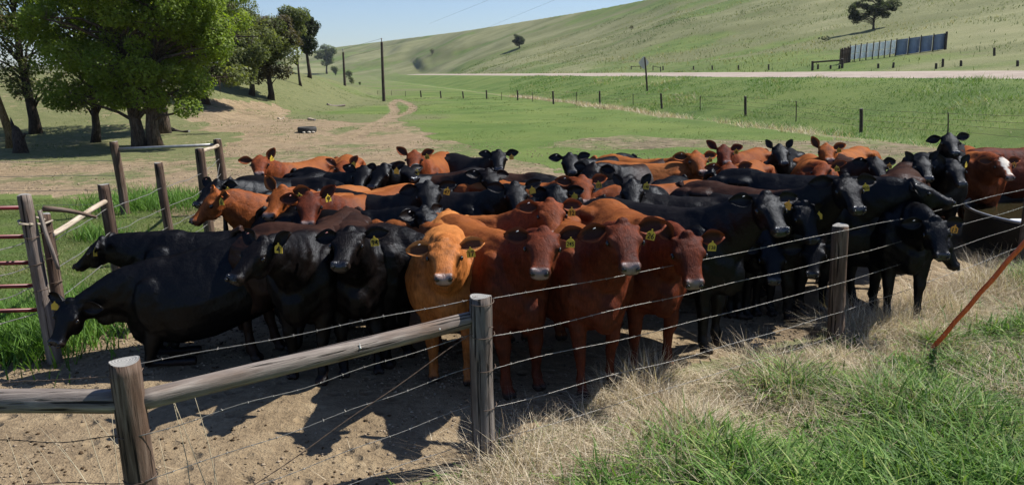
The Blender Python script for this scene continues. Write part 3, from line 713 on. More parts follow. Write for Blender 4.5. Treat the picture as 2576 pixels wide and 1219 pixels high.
K = dict
HERD = [
 K(l='black cow kneeling at the left edge with its head down by the gate posts', x=152, y=815, z=.5, th=-28, p=80, roll=-14, phi=-76, kneel=15, c='black', s=.98, t='', tq=-1, ear=(5, 10), bl=0, ext=.25, far=6),
 K(l='black cow in left profile, chin level, behind the lowered black one', x=218, y=635, z=1.06, th=-82, p=38, phi=-84, c='black', s=.91, t='', tq=1, bl=0, far=7, tturn=-40),
 K(l='brownish black cow turned to the left with a small yellow tag and a pink button', x=617, y=652, z=1.2, th=-34, p=56, phi=-8, c='brown', t='4', b='p', ear=(42, 30), far=6),
 K(l='black cow with ear tag 94 looking at the camera', x=865, y=622, z=1.25, th=-5, p=50, phi=14, c='brown', t='94', b='p', ear=(12, -4), far=6),
 K(l='golden tan cow with curly forehead and ear tag 17', x=1117, y=652, z=1.22, th=2, p=48, phi=4, c='gold', t='17', b='w', ear=(14, -2), s=1.0, far=6),
 K(l='dark red cow with ear tag 245 and a straw in its mouth', x=1362, y=632, z=1.26, th=-8, p=55, phi=30, c='dkred', t='245', b='w', ear=(14, 4), s=1.02, far=6),
 K(l='reddish cow with ear tag 12 just behind the cow tagged 245', x=1392, y=548, z=1.32, th=6, p=56, phi=66, c='red', t='12', b='w', ear=(4, 4), far=7.8),
 K(l='dark red cow with ear tag 26 and big spread ears', x=1578, y=617, z=1.28, th=3, p=58, phi=17, c='dkred', t='26', b='w', ear=(10, -12), s=1.04, es=1.1, far=6.5),
 K(l='broad dark red cow with ear tag 138 holding its head low', x=1740, y=655, z=1.08, th=3, p=72, phi=14, c='dkred', t='138', ear=(6, 55), s=1.05, fat=1.16, far=6.6),
 K(l='long bodied black cow with a plain orange yellow tag', x=1950, y=535, z=1.33, th=8, p=58, phi=48, c='black', t='', to=1, b='w', ear=(6, 4), s=1.04, far=8),
 K(l='black cow with lowered head and blank yellow tag left of the right fence post', x=2040, y=562, z=1.1, th=14, p=80, phi=26, c='black', t='', ear=(-25, 10), far=8),
 K(l='big black cow with ear tag 420 above the right fence post', x=2147, y=487, z=1.34, th=4, p=60, phi=38, c='brown', t='420', ear=(4, 0), s=1.05, es=1.12, far=9),
 K(l='black cow raising its muzzle to the right above the wire', x=2352, y=480, z=1.2, th=70, p=22, phi=44, hs=.98, c='black', b='w', s=1.12, bl=0, ear=(0, 10), far=9),
 K(l='black cow with lowered head and orange rimmed tag beside the stock tank', x=2365, y=600, z=1.0, th=-4, p=74, phi=-6, c='black', t='13', to=1, b='w', ear=(0, -5), far=8, s=.98),
 K(l='black cow pointing its wet muzzle to the right behind the golden one', x=1100, y=560, z=1.2, th=52, p=34, phi=66, c='black', s=.98, b='w', bl=0, far=7.8),
 K(l='black cow with ear tag 47 looking over the black one below it', x=1082, y=500, z=1.34, th=12, p=62, phi=50, c='black', t='47', ear=(10, -10), far=9),
 K(l='brownish black cow whose back shows behind the cow tagged 94', w=1, x=960, y=560, phi=80, th=80, p=60, z=1.0, c='brown', far=8),
 K(l='black cow with ear tag 117 tipping up its nose', x=1030, y=432, z=1.38, th=32, p=12, phi=10, c='black', t='117', ear=(14, 30), far=11),
 K(l='brown backed black cow with a white ear button in the middle of the herd', x=1243, y=455, z=1.28, th=24, p=54, phi=53, c='brown', b='w', ear=(-5, 12), far=10.6),
 K(l='black cow with both ears spread in front of the bare dirt', x=1254, y=403, z=1.36, th=0, p=55, phi=31, c='black', t='', to=1, b='w', ear=(12, 8), far=12.5),
 K(l='black cow beside the small red face, looking at the camera', x=905, y=448, z=1.33, th=-8, p=55, phi=44, c='black', b='w', ear=(8, 20), far=11, bl=0),
 K(l='black cow turned slightly left, right of the small red face', x=947, y=443, z=1.36, th=-24, p=55, phi=-43, c='black', t='', ear=(30, 8), far=11.4),
 K(l='red cow at the back standing alone against the bare dirt behind tag 117', x=1040, y=403, z=1.38, th=2, p=52, phi=-10, c='red', t='61', ear=(22, 40), far=13),
 K(l='orange red cow at the back left with upright right ear', x=652, y=415, z=1.38, th=14, p=50, phi=-22, c='red', t='', ear=(58, 6), far=13, tturn=40),
 K(l='small red face peeping over the orange back', x=862, y=424, z=1.3, th=10, p=44, phi=10, c='red', t='', b='p', ear=(50, 38), hs=.9, far=12),
 K(l='black cow standing behind the red cow in left profile', x=516, y=485, z=1.24, th=-30, p=55, phi=-33, c='black', t='', b='p', ear=(10, 20), far=10, bl=0),
 K(l='black cow whose ridged back rises behind the orange cows', w=1, x=800, y=444, phi=72, th=60, p=50, z=1.05, c='black', far=11),
 K(l='bright red cow facing left in profile beside the left pasture', x=507, y=520, z=1.24, th=-54, p=42, phi=-44, c='orange', t='6', b='p', ear=(14, 20), far=9),
 K(l='orange cow with one raised ear, nose dipped behind a black hip', x=690, y=508, z=1.3, th=-16, p=58, phi=-44, c='orange', t='4', ear=(12, 60), far=9.2),
 K(l='rosy red cow with a large bright yellow tag', x=775, y=527, z=1.26, th=8, p=60, phi=-30, c='dkred', t='9', b='p', ear=(40, 4), far=9, tturn=35),
 K(l='black cow with nose pointing at the camera and a round yellow tag', x=1303, y=498, z=1.3, th=10, p=34, phi=53, c='black', t='', ear=(22, 12), far=9.2),
 K(l='black cow whose rounded back shows left of the nose pointing black one', w=1, x=1215, y=485, phi=82, th=70, p=55, z=1.0, c='black', far=10, s=.96),
 K(l='black cow of which only ears and forehead show above tag 12', x=1403, y=512, z=1.2, th=0, p=66, phi=4, c='black', t='', ear=(6, 2), far=8.8),
 K(l='red cow with ear tag 112 in the centre of the herd', x=1470, y=478, z=1.3, th=4, p=55, phi=47, c='red', t='112', b='w', ear=(16, 10), far=10),
 K(l='reddish cow hidden behind tag 112 with its long back to the right', w=1, x=1560, y=462, phi=-74, th=-60, p=55, z=.95, c='red', far=10.6),
 K(l='slim black cow with upright ears and ear tag 148', x=1592, y=488, z=1.3, th=-6, p=52, phi=-30, c='black', t='148', ear=(58, 55), es=.8, far=9.3, tturn=20, bl=0),
 K(l='black cow whose narrow back runs behind the long bodied one', w=1, x=1840, y=489, phi=70, th=70, p=60, z=1.0, c='black', far=9),
 K(l='tan faced red cow with ear tag 520', x=1762, y=408, z=1.36, th=6, p=52, phi=41, c='orange', t='520', b='w', ear=(8, 4), far=12, hs=1.08),
 K(l='rosy red cow at the back behind ear tag 520', x=1826, y=388, z=1.38, th=-4, p=52, phi=-38, c='dkred', t='6', ear=(16, 45), far=13.5),
 K(l='red cow with ear tag 518 and pale nose', x=1842, y=440, z=1.32, th=-3, p=54, phi=-30, c='red', t='518', b='w', ear=(16, 6), far=11),
 K(l='black cow facing the camera with spread ears and a peaked hip behind it', x=1437, y=411, z=1.36, th=2, p=52, phi=-38, c='black', b='w', ear=(16, 6), far=12.6, bl=0),
 K(l='black cow with its head turned left, long brownish back to the right', x=1480, y=440, z=1.26, th=-28, p=58, phi=-48, c='brown', ear=(-6, 10), far=11),
 K(l='black cow whose hump shows left of the spread eared black cows', w=1, x=1345, y=431, phi=76, th=70, p=50, z=1.0, c='brown', far=11.5),
 K(l='black cow seen as a dark rump above the red back in the middle', w=1, x=1380, y=447, phi=-100, th=-100, p=50, z=1.0, c='black', far=11),
 K(l='golden red cow whose back shows left of ear tag 520', w=1, x=1700, y=409, phi=74, th=60, p=55, z=1.0, c='orange', far=12.6),
 K(l='black cow with upright ears standing apart at the back right', x=1968, y=388, z=1.4, th=-4, p=54, phi=-26, c='black', ear=(60, 58), es=.8, far=13, bl=0),
 K(l='smooth orange red cow with ear tag 103 at the back', x=2084, y=383, z=1.4, th=-10, p=48, phi=-43, c='orange', t='103', ear=(20, 62), far=13),
 K(l='red cow with ear tag 128 tilting its head between black ones', x=2062, y=430, z=1.26, th=-30, p=42, phi=-14, c='red', t='128', ear=(14, 8), roll=12, far=11.8),
 K(l='dark brown cow seen as a peaked back near the right side', w=1, x=2282, y=407, phi=150, th=150, p=60, z=1.0, c='brown', bl=1.6, far=12.3),
 K(l='black cow with an orange tag numbered 319', x=2216, y=426, z=1.28, th=0, p=58, phi=-6, c='brown', t='319', to=1, b='w', ear=(4, 6), far=11),
 K(l='black cow with upright ears right of the tag numbered 319', x=2330, y=424, z=1.28, th=-8, p=56, phi=-30, c='black', ear=(60, 55), es=.85, far=11, bl=0),
 K(l='black cow with upright ears and a pale tag left of the white faced one', x=2413, y=436, z=1.22, th=-2, p=62, phi=-22, c='black', t='', ear=(55, 55), es=.85, far=11, tturn=50),
 K(l='black cow at the back right with head raised over the others', x=2398, y=362, z=1.46, th=-8, p=32, phi=-37, c='black', ear=(14, -10), far=13.5, s=1.03),
 K(l='dark reddish brown cow cut by the right edge of the picture', w=1, x=2620, y=369, phi=96, th=96, p=50, z=1.1, c='dkred', bl=0, far=13),
 K(l='black cow packed in between tag 420 and the raised muzzle, only its back visible', w=1, x=2200, y=479, phi=56, th=60, p=60, z=.95, c='black', s=1.0),
 K(l='black cow right of ear tag 138, mostly its legs and belly in view', w=1, x=1875, y=498, phi=10, th=-10, p=70, z=.95, c='black', s=.97),
 K(l='black cow half hidden behind the long bodied one and the blank yellow tag', w=1, x=2050, y=489, phi=-20, th=-20, p=70, z=.95, c='black', s=.97),
 K(l='red cow with a white face and ear tag 16', x=2532, y=422, z=1.17, th=-4, p=56, phi=-16, c='red', t='16', blaze=1, ear=(10, 8), far=11, to=1),
]
def build_herd():
    for k in HERD: make_cow(k)
build_herd()

# ================================================================ FENCES
def wood_mat(name, c1, c2, c3, axis_scale=(9, 9, .8)):
    g = NM(name, .85, .2); oc = g.coord('Object', axis_scale); n1 = g.noise(oc, 3.2, 6, .65, .4); n2 = g.noise(g.coord('Object', (3, 3, 1.2)), 1.6, 4)
    cr = g.noise(g.coord('Object', (16, 16, .5)), 2.5, 3, .5, .3)
    c = g.ramp(n1, [(.3, c1), (.52, c2), (.72, c3)])
    c = g.mix(g.math('MULTIPLY', g.ramp(n2, [(.45, 0.), (.62, 1.)]), .75), c, g.ramp(n1, [(.3, tuple(np.array(c1)*.8)), (.7, (c3[0]*.55, c3[1]*.38, c3[2]*.28))]))
    crk = g.ramp(cr, [(.36, .12), (.42, 1.)])
    c = g.mix(1.0, c, crk, 'MULTIPLY')
    return g.out(c, g.bump(g.math('ADD', n1, g.math('MULTIPLY', crk, .8)), .8, .012))
W_post = wood_mat('weathered_post', (.075, .065, .06), (.15, .13, .12), (.27, .245, .225))
W_rail = wood_mat('weathered_rail', (.11, .09, .08), (.2, .17, .15), (.32, .28, .245))
W_brown = wood_mat('brown_post', (.055, .037, .028), (.12, .083, .063), (.21, .165, .135))
W_pale = wood_mat('pale_pole', (.3, .25, .19), (.45, .38, .3), (.56, .5, .4))
W_dark = wood_mat('dark_post', (.03, .024, .02), (.07, .055, .045), (.13, .11, .09))
def end_mat():
    g = NM('post_end_grain', .9, .15); oc = g.coord('Object'); ln = g.n('ShaderNodeVectorMath', operation='LENGTH')
    mp = g.n('ShaderNodeMapping'); mp.inputs['Scale'].default_value = (1, 1, 0); g.t.links.new(oc, mp.inputs[0]); g.t.links.new(mp.outputs[0], ln.inputs[0])
    nz = g.noise(oc, 14, 4); wv = g.math('SINE', g.math('ADD', g.math('MULTIPLY', ln.outputs['Value'], 420), g.math('MULTIPLY', nz, 9)))
    c = g.mix(g.ramp(wv, [(.2, 0.), (.9, 1.)]), (.19, .185, .175), (.34, .33, .31)); return g.out(g.mix(g.ramp(nz, [(.62, 0.), (.66, 1.)]), c, (.12, .1, .09)))
W_end = end_mat()
M_wire = plain('galvanised_wire', (.25, .24, .225), .45, .5, metal=.6, var=.2, sc_=40)
M_wirer = plain('rusty_wire', (.12, .085, .065), .7, .3, metal=.3, var=.3, sc_=40)
M_white = plain('white_splash', (.75, .74, .7), .8, .2, var=.1)

def log_obj(name, a, b, r0, r1, mat, parent, seg=20, knots=3, ends=W_end, bow=.006, seed=0):
    """a round timber from a to b, slightly uneven, object axis along its length"""
    a = Vector(a); b = Vector(b); L = (b-a).length; rg = np.random.default_rng(seed+int(L*1000))
    n = max(6, int(L/.07)); mb = MB(); V = []
    ph = rg.uniform(0, 6, 4)
    for i in range(n+1):
        t = i/n; z = L*t; r = r0+(r1-r0)*t
        if i in (0, n): r *= .955
        ox = bow*math.sin(t*3.1+ph[0])*2; oy = bow*math.sin(t*4.3+ph[1])*2
        for k in range(seg):
            an = 2*math.pi*k/seg
            rr = r*(1+.03*math.sin(2*an+ph[2]+t*2)+.022*math.sin(5*an+ph[3]+t*5)+.03*(vnoise(np.array([an*1.6+9*seed]), np.array([z*6]), 3)[0]-.5))
            V.append((ox+rr*math.cos(an), oy+rr*math.sin(an), z+(.0 if 0 < i < n else .006*math.sin(an*2+ph[1]))))
    fs = []
    for i in range(n):
        for k in range(seg): fs.append((i*seg+k, i*seg+(k+1) % seg, (i+1)*seg+(k+1) % seg, (i+1)*seg+k))
    mb.add(V, fs); mb.cur = 1
    mb.add([], []); base = 0
    mb.f.append(list(range(seg-1, -1, -1))); mb.mi.append(1); mb.f.append([n*seg+k for k in range(seg)]); mb.mi.append(1)
    o = mb.build(name, [mat, ends], parent)
    for p in o.data.polygons:
        if p.material_index == 1: p.use_smooth = False
    zax = (b-a).normalized(); x = zax.orthogonal().normalized() if abs(zax.z) < .9 else Vector((1, 0, 0))
    x = (x-zax*x.dot(zax)).normalized(); y = zax.cross(x)
    o.matrix_local = frame_mat(x, y, zax, a)
    return o

def wire_obj(pts, parent, r=.0021, barb=.13, mat=None, sag=.02, name='barbed_wire', twist=True, seed=0):
    """twisted two strand wire with barbs running through pts"""
    rg = random.Random(seed+len(pts)); mb = MB(); path = []
    for a, b in zip(pts[:-1], pts[1:]):
        a = Vector(a); b = Vector(b); L = (b-a).length; n = max(2, int(L/(.03 if twist else .5)))
        kink = [rg.uniform(-.006, .006) for _ in range(8)]
        for i in range(n):
            t = i/n; p = a.lerp(b, t); p.z -= sag*4*t*(1-t)*L/3.5
            p.z += sum(kink[k]*math.sin(t*(k+2)*3.1) for k in range(5)); path.append(p)
    path.append(Vector(pts[-1]))
    if twist:
        for off in (0, math.pi):
            q = [p + Vector((math.cos(i*1.1+off)*.4, math.cos(i*1.1+off)*.4, math.sin(i*1.1+off)))*r*1.05 for i, p in enumerate(path)]
            mb.tube(q, r, 4)
    else: mb.tube(path, r, 4)
    if barb:
        acc = 0
        for i in range(1, len(path)-1):
            acc += (path[i]-path[i-1]).length
            if acc > barb:
                acc = 0; t = (path[i+1]-path[i-1]).normalized(); p = path[i]
                for k in range(2):
                    d = Vector((rg.uniform(-1, 1), rg.uniform(-1, 1), rg.uniform(-1, 1))); d = (d-t*d.dot(t)*.7).normalized()*.014
                    mb.tube([p-d, p, p+d], [.0008, r*.75, .0008], 3)
                mb.tube([p-t*.006, p+t*.006], r*2.1, 5)
    return mb.build(name, mat or M_wire, parent)

def build_near_fence():
    rt = empty('barbed_wire_fence', (PC.x, PC.y, 0)); L = -Vector((PC.x, PC.y, 0))
    tag(rt, 'weathered round post fence with five barbed wires in front of the cattle', 'fence')
    P = {}
    base = {'l': (at_z(334, 1290, 0)), 'c': at_z(1229, 1168, 0), 'r': at_z(2110, 848, 0)}
    tops = {'l': PL, 'c': PC, 'r': PR}
    for k, r, m in (('l', .086, W_brown), ('c', .08, W_post), ('r', .083, W_brown)):
        b = base[k]; t = tops[k]; b2 = Vector((t.x+(b.x-t.x)*.45, t.y+(b.y-t.y)*.45, -.4))
        if k == 'l': b2 = Vector((t.x+.02, t.y, -.4))
        P[k] = (b2, Vector(t)); log_obj('fence_post', b2+L, Vector(t)+L, r*1.07, r*.97, m, rt, 28, seed=ord(k))
    # rails
    def onp(k, z):
        b, t = P[k]; q = (z-b.z)/(t.z-b.z); return b.lerp(t, q)
    rl = onp('l', 1.03)+Vector((.03, .045, 0)); rc = onp('c', 1.095)+Vector((-.03, -.0, 0))
    log_obj('rail', rl+L, rc+L, .061, .056, W_rail, rt, 24, bow=.012, seed=5)
    ol = at_z(-330, 1018, 1.0)
    log_obj('rail', Vector(ol)+L, onp('l', 1.04)+Vector((-.03, .02, 0))+L, .066, .068, W_rail, rt, 24, bow=.01, seed=8)
    # off-frame posts carrying the wires on
    farp = Vector((PR.x+3.75, PR.y+2.75, 0)); farp2 = Vector((PR.x+7.5, PR.y+5.5, 0))
    log_obj('fence_post', farp+Vector((0, 0, -.4))+L, farp+Vector((0, 0, 1.27))+L, .085, .08, W_brown, rt, seed=3)
    log_obj('fence_post', Vector((ol.x, ol.y, -.4))+L, Vector((ol.x-.02, ol.y, 1.2))+L, .09, .085, W_brown, rt, seed=4)
    hs = {'l': [1.215, .86, .585, .33, .12], 'c': [1.225, .985, .74, .45, .2], 'r': [1.225, .955, .68, .36, .12], 'f': [1.225, .98, .73, .42, .15], 'o': [1.13, .8, .55, .3, .1]}
    for i in range(5):
        side = Vector((.03, -.085, 0)) if i else Vector((.05, .07, 0))
        pl = onp('l', hs['l'][i])+Vector((.05, -.075, 0)); pc = onp('c', hs['c'][i])+(Vector((.075, -.05, 0)) if i else Vector((.07, .06, 0)))
        pcl = onp('c', hs['c'][i])+(Vector((-.085, -.02, 0)) if i else Vector((-.05, .07, 0)))
        pr = onp('r', hs['r'][i])+Vector((.02, -.08, 0)); pf = farp+Vector((0, -.08, hs['f'][i])); po = Vector((ol.x, ol.y-.09, hs['o'][i]))
        pl2 = onp('l', hs['l'][i]) + (Vector((.0, .09, 0)) if i == 0 else Vector((.06, -.07, 0)))
        wire_obj([pc+L, pr+L, pf+L], rt, .0018, .14, M_wire, sag=.015, seed=i)
        wire_obj([pl2+L, pcl+L], rt, .0017, .14, M_wire, sag=.012, seed=i+9)
        wire_obj([po+L, pl+L], rt, .0018, .13, M_wirer, sag=.01, seed=i+19)
        # wrap round the left and centre posts
        for k in ('l', 'c'):
            q = onp(k, hs[k][i]); wr = [q + Vector((math.cos(a)*.09, math.sin(a)*.09, .01*math.sin(a)))+L for a in np.linspace(-2.6, .4, 9)]
            MB().tube(wr, .0032, 5).build('wire_wrap', M_wirer, rt)
    # twisted brace wire down from the middle post
    bw = [onp('c', 1.05)+Vector((.08, -.05, 0)), onp('c', 1.0)+Vector((-.08, -.055, 0)), Vector((PL.x+.1, PL.y, .12))]
    wire_obj([p+L for p in bw], rt, .0024, 0, M_wirer, sag=.0, name='brace_wire', seed=3)
    # bird droppings on the top rail
    for t, up in ((.245, -.3), (.60, -.2), (.06, .9), (.86, .6)):
        q = rl.lerp(rc, t)+L; d = (rc-rl).normalized(); nrm = Vector((.18, -.9, .35)).normalized()
        mb = MB(); tq = nrm.cross(d).normalized()
        mb.ell(q+nrm*.058+tq*(-.01), (.006, .004, .007)); 
        if t in (.245, .60): mb.ell(q+nrm*.0575+tq*.006+Vector((0, 0, -.012)), (.0035, .004, .03))
        mb.build('dropping', M_white, rt)
build_near_fence()

def build_corner_fence():
    rt = empty('corner_fence'); tag(rt, 'brown round post wire fence with pale brace poles left of the cattle', 'fence')
    def post(px, py, Y, r, zb=-.3, lean=0, m=W_brown, s=0):
        t = at_y(px, py, Y); b = Vector((t.x+lean, t.y, zb)); log_obj('fence_post', b, t, r*1.08, r*.95, m, rt, 16, seed=s); return b, Vector(t)
    A = post(61, 490, 7.35, .066, lean=.06, m=W_pale if False else W_rail, s=1); B = post(107, 538, 7.75, .06, lean=.07, s=2); C = post(263, 463, 9.7, .076, lean=.05, s=3)
    D = post(399, 409, 11.6, .064, lean=.1, s=4); Fp = post(501, 373, 13.4, .083, lean=.06, s=5); E = post(285, 356, 15.6, .083, lean=.08, s=6); G = post(546, 350, 15.6, .083, lean=.06, s=7)
    on = lambda Pp, z: Pp[0].lerp(Pp[1], (z-Pp[0].z)/(Pp[1].z-Pp[0].z))
    log_obj('brace_pole', on(B, B[1].z-.16)+Vector((.05, 0, -.05)), on(C, C[1].z-.22), .03, .03, W_pale, rt, 10, seed=1)
    log_obj('brace_pole', on(Fp, Fp[1].z-.08), on(G, G[1].z-.12), .035, .035, W_pale, rt, 10, seed=2)
    M_pipe = plain('pipe_grey', (.3, .3, .29), .4, .4, metal=.5, var=.2)
    MB().tube([on(E, E[1].z-.16), on(G, G[1].z-.11)], .032, 10).build('pipe_rail', M_pipe, rt)
    # strap and stick on the gate post
    q = on(A, A[1].z-.27); q2 = on(B, B[1].z-.12)
    ring = [q+Vector((-.09, -.02, .02)), q+Vector((-.04, -.085, 0)), q+Vector((.06, -.09, 0)), q2+Vector((.04, -.08, .03)), q2+Vector((.085, 0, .05)), q2+Vector((0, .07, .04)), q+Vector((0, .08, .04)), q+Vector((-.09, -.02, .02))]
    MB().tube(ring, .012, 6).build('strap', plain('strap_grey', (.28, .24, .19), .8), rt)
    log_obj('stick', on(A, A[1].z-.2)+Vector((.1, .05, .04)), on(A, A[1].z-.75)+Vector((.17, .02, 0)), .022, .018, W_rail, rt, 8, seed=4)
    log_obj('stick', on(A, A[1].z-.15)+Vector((.09, .1, 0)), on(A, A[1].z-.3)+Vector((.5, .3, .02)), .03, .014, W_brown, rt, 8, seed=6)
    for i in range(4):
        z = [1.15, .85, .55, .25][i]
        wire_obj([on(B, z), on(C, z+.02), on(D, z), on(Fp, z), on(G, z+.02)], rt, .003, .3, M_wire, sag=.02, seed=i+40)
        wire_obj([on(E, z), Vector((on(E, z).x-9, on(E, z).y+1.0, z))], rt, .003, 0, M_wire, sag=.01, seed=i+50)
        wire_obj([at_y(-200, 700+60*i, 6.6), on(A, [1.28, 1.02, .8, .55][i])], rt, .003, .2, M_wire, sag=.01, seed=i+60)
        for k, Pp in enumerate((A, B)):
            q = on(Pp, 1.3-.27*i-.03*k); rr = .07
            MB().tube([q+Vector((math.cos(a)*rr, math.sin(a)*rr, .012*math.sin(a*1.3+i))) for a in np.linspace(-3.3, .6, 10)], .0045, 5).build('wire_wrap', M_wirer, rt)
    wire_obj([on(Fp, 1.1), on(G, .2)], rt, .003, 0, M_wire, seed=71); wire_obj([on(Fp, .3), on(G, 1.1)], rt, .003, 0, M_wire, seed=72)
build_corner_fence()

def build_gate():
    rt = empty('tube_gate', tuple(at_y(40, 640, 7.3))); o = rt.location.copy()
    tag(rt, 'dark red tube gate at the left edge of the picture', 'gate')
    m = plain('gate_red', (.15, .018, .022), .4, .45, var=.3, sc_=6)
    fr = MB(); ys = [522, 594, 660, 718, 779]; ends = []
    for i, y in enumerate(ys):
        a = at_y([58, 68, 77, 84, 92][i], y, 7.5); b = a + Vector((-3.0, -.15, 0)); ends.append(a)
        MB().tube([a-o, b-o], .021, 10).build('gate_bar', m, rt)
    MB().tube([ends[0]-o, ends[0]-o+Vector((.05, 0, -.05)), ends[-1]-o+Vector((.05, 0, .05)), ends[-1]-o], .023, 10).build('gate_upright', m, rt)
build_gate()

# ---- pasture fence along the ditch
def build_pasture_fence():
    rt = empty('pasture_fence', tuple(ground(1665, 274))); o = rt.location.copy()
    tag(rt, 'post and wire fence between the green pasture and the roadside ditch', 'fence')
    posts = [(2168, 333, 60, 1), (1877, 292, 50, 1), (1665, 274, 39, 1), (1510, 264, 35, 1), (1393, 262, 33, 1), (1303, 252, 25, 1), (1225, 249, 22, 1), (1166, 248, 18, 1), (1110, 247, 18, 1), (1060, 245, 17, 1),
             (2003, 306, 52, 0), (2385, 345, 62, 0), (1762, 279, 38, 0), (1593, 266, 30, 0), (1450, 262, 30, 0), (1340, 256, 24, 0), (1262, 252, 20, 0), (1020, 243, 14, 0), (985, 240, 12, 0), (950, 238, 10, 0)]
    tops = []
    for i, (x, y, h, k) in enumerate(posts):
        g = ground(x, y); t = at_y(x+(-2 if k else 0), y-h, g.y); 
        r = .085 if k else .028
        log_obj('fence_post', g-o+Vector((0, 0, -.3)), Vector(t)-o, r, r*.93, W_dark if k or i % 2 else W_dark, rt, 9, seed=i)
        tops.append((x, g, Vector(t)))
    tops.sort(key=lambda q: -q[0])
    first = tops[0]; g2 = ground(2640, 372); tops.insert(0, (2640, g2, g2+Vector((0, 0, 1.15))))
    for hz in (.95, .72, .5, .25):
        pts = [g.lerp(t, hz)-o for _, g, t in tops]
        wire_obj(pts, rt, .006, 0, M_wirer, sag=.004, twist=False, name='wire')
build_pasture_fence()
def build_roadside_fence():
    rt = empty('hillside_fence', tuple(ground(2300, 170))); o = rt.location.copy()
    tag(rt, 'sparse post fence beyond the gravel road at the foot of the hill', 'fence')
    P = []
    for i, (x, y, h) in enumerate([(1668, 178, 10), (1745, 178, 10), (1792, 177, 10), (1858, 178, 12), (1934, 178, 14), (2058, 176, 12), (2090, 175, 9), (2112, 174, 8), (2248, 172, 13), (2355, 175, 14), (2372, 170, 20), (2502, 142, 20), (2210, 173, 11), (2418, 168, 14), (2560, 168, 14)]):
        g = ground(x, y-1); t = at_y(x, y-h-2, g.y); log_obj('fence_post', g-o+Vector((0, 0, -.3)), Vector(t)-o, .11, .1, W_dark, rt, 7, seed=i+30)
build_roadside_fence()
def hbrace(name, lab, p1, p2, h):
    a = ground(*p1); b = ground(*p2); rt = empty(name, tuple(a)); tag(rt, lab, 'fence brace')
    A = Vector(at_y(p1[0], p1[1]-h, a.y))-a; Bq = b-a; Bt = Vector(at_y(p2[0], p2[1]-h, b.y))-a
    q_ = .14 if h > 15 else .08; log_obj('post', Vector((0, 0, -.3)), A, q_, q_*.95, W_dark, rt, 8); log_obj('post', Bq-Vector((0, 0, .3)), Bt, q_, q_*.95, W_dark, rt, 8)
    log_obj('crossbar', A-Vector((0, 0, .12)), Bt-Vector((0, 0, .15)), q_*.6, q_*.6, W_dark, rt, 8)
hbrace('fence_brace', 'dark wooden brace frame between the gravel road and the windbreak wall', (2044, 178), (2119, 172), 24)
hbrace('fence_brace', 'small dark wooden brace left of the road sign', (1588, 175), (1612, 174), 9)
hbrace('fence_brace', 'small dark wooden brace right of the road sign', (1643, 178), (1662, 181), 13)

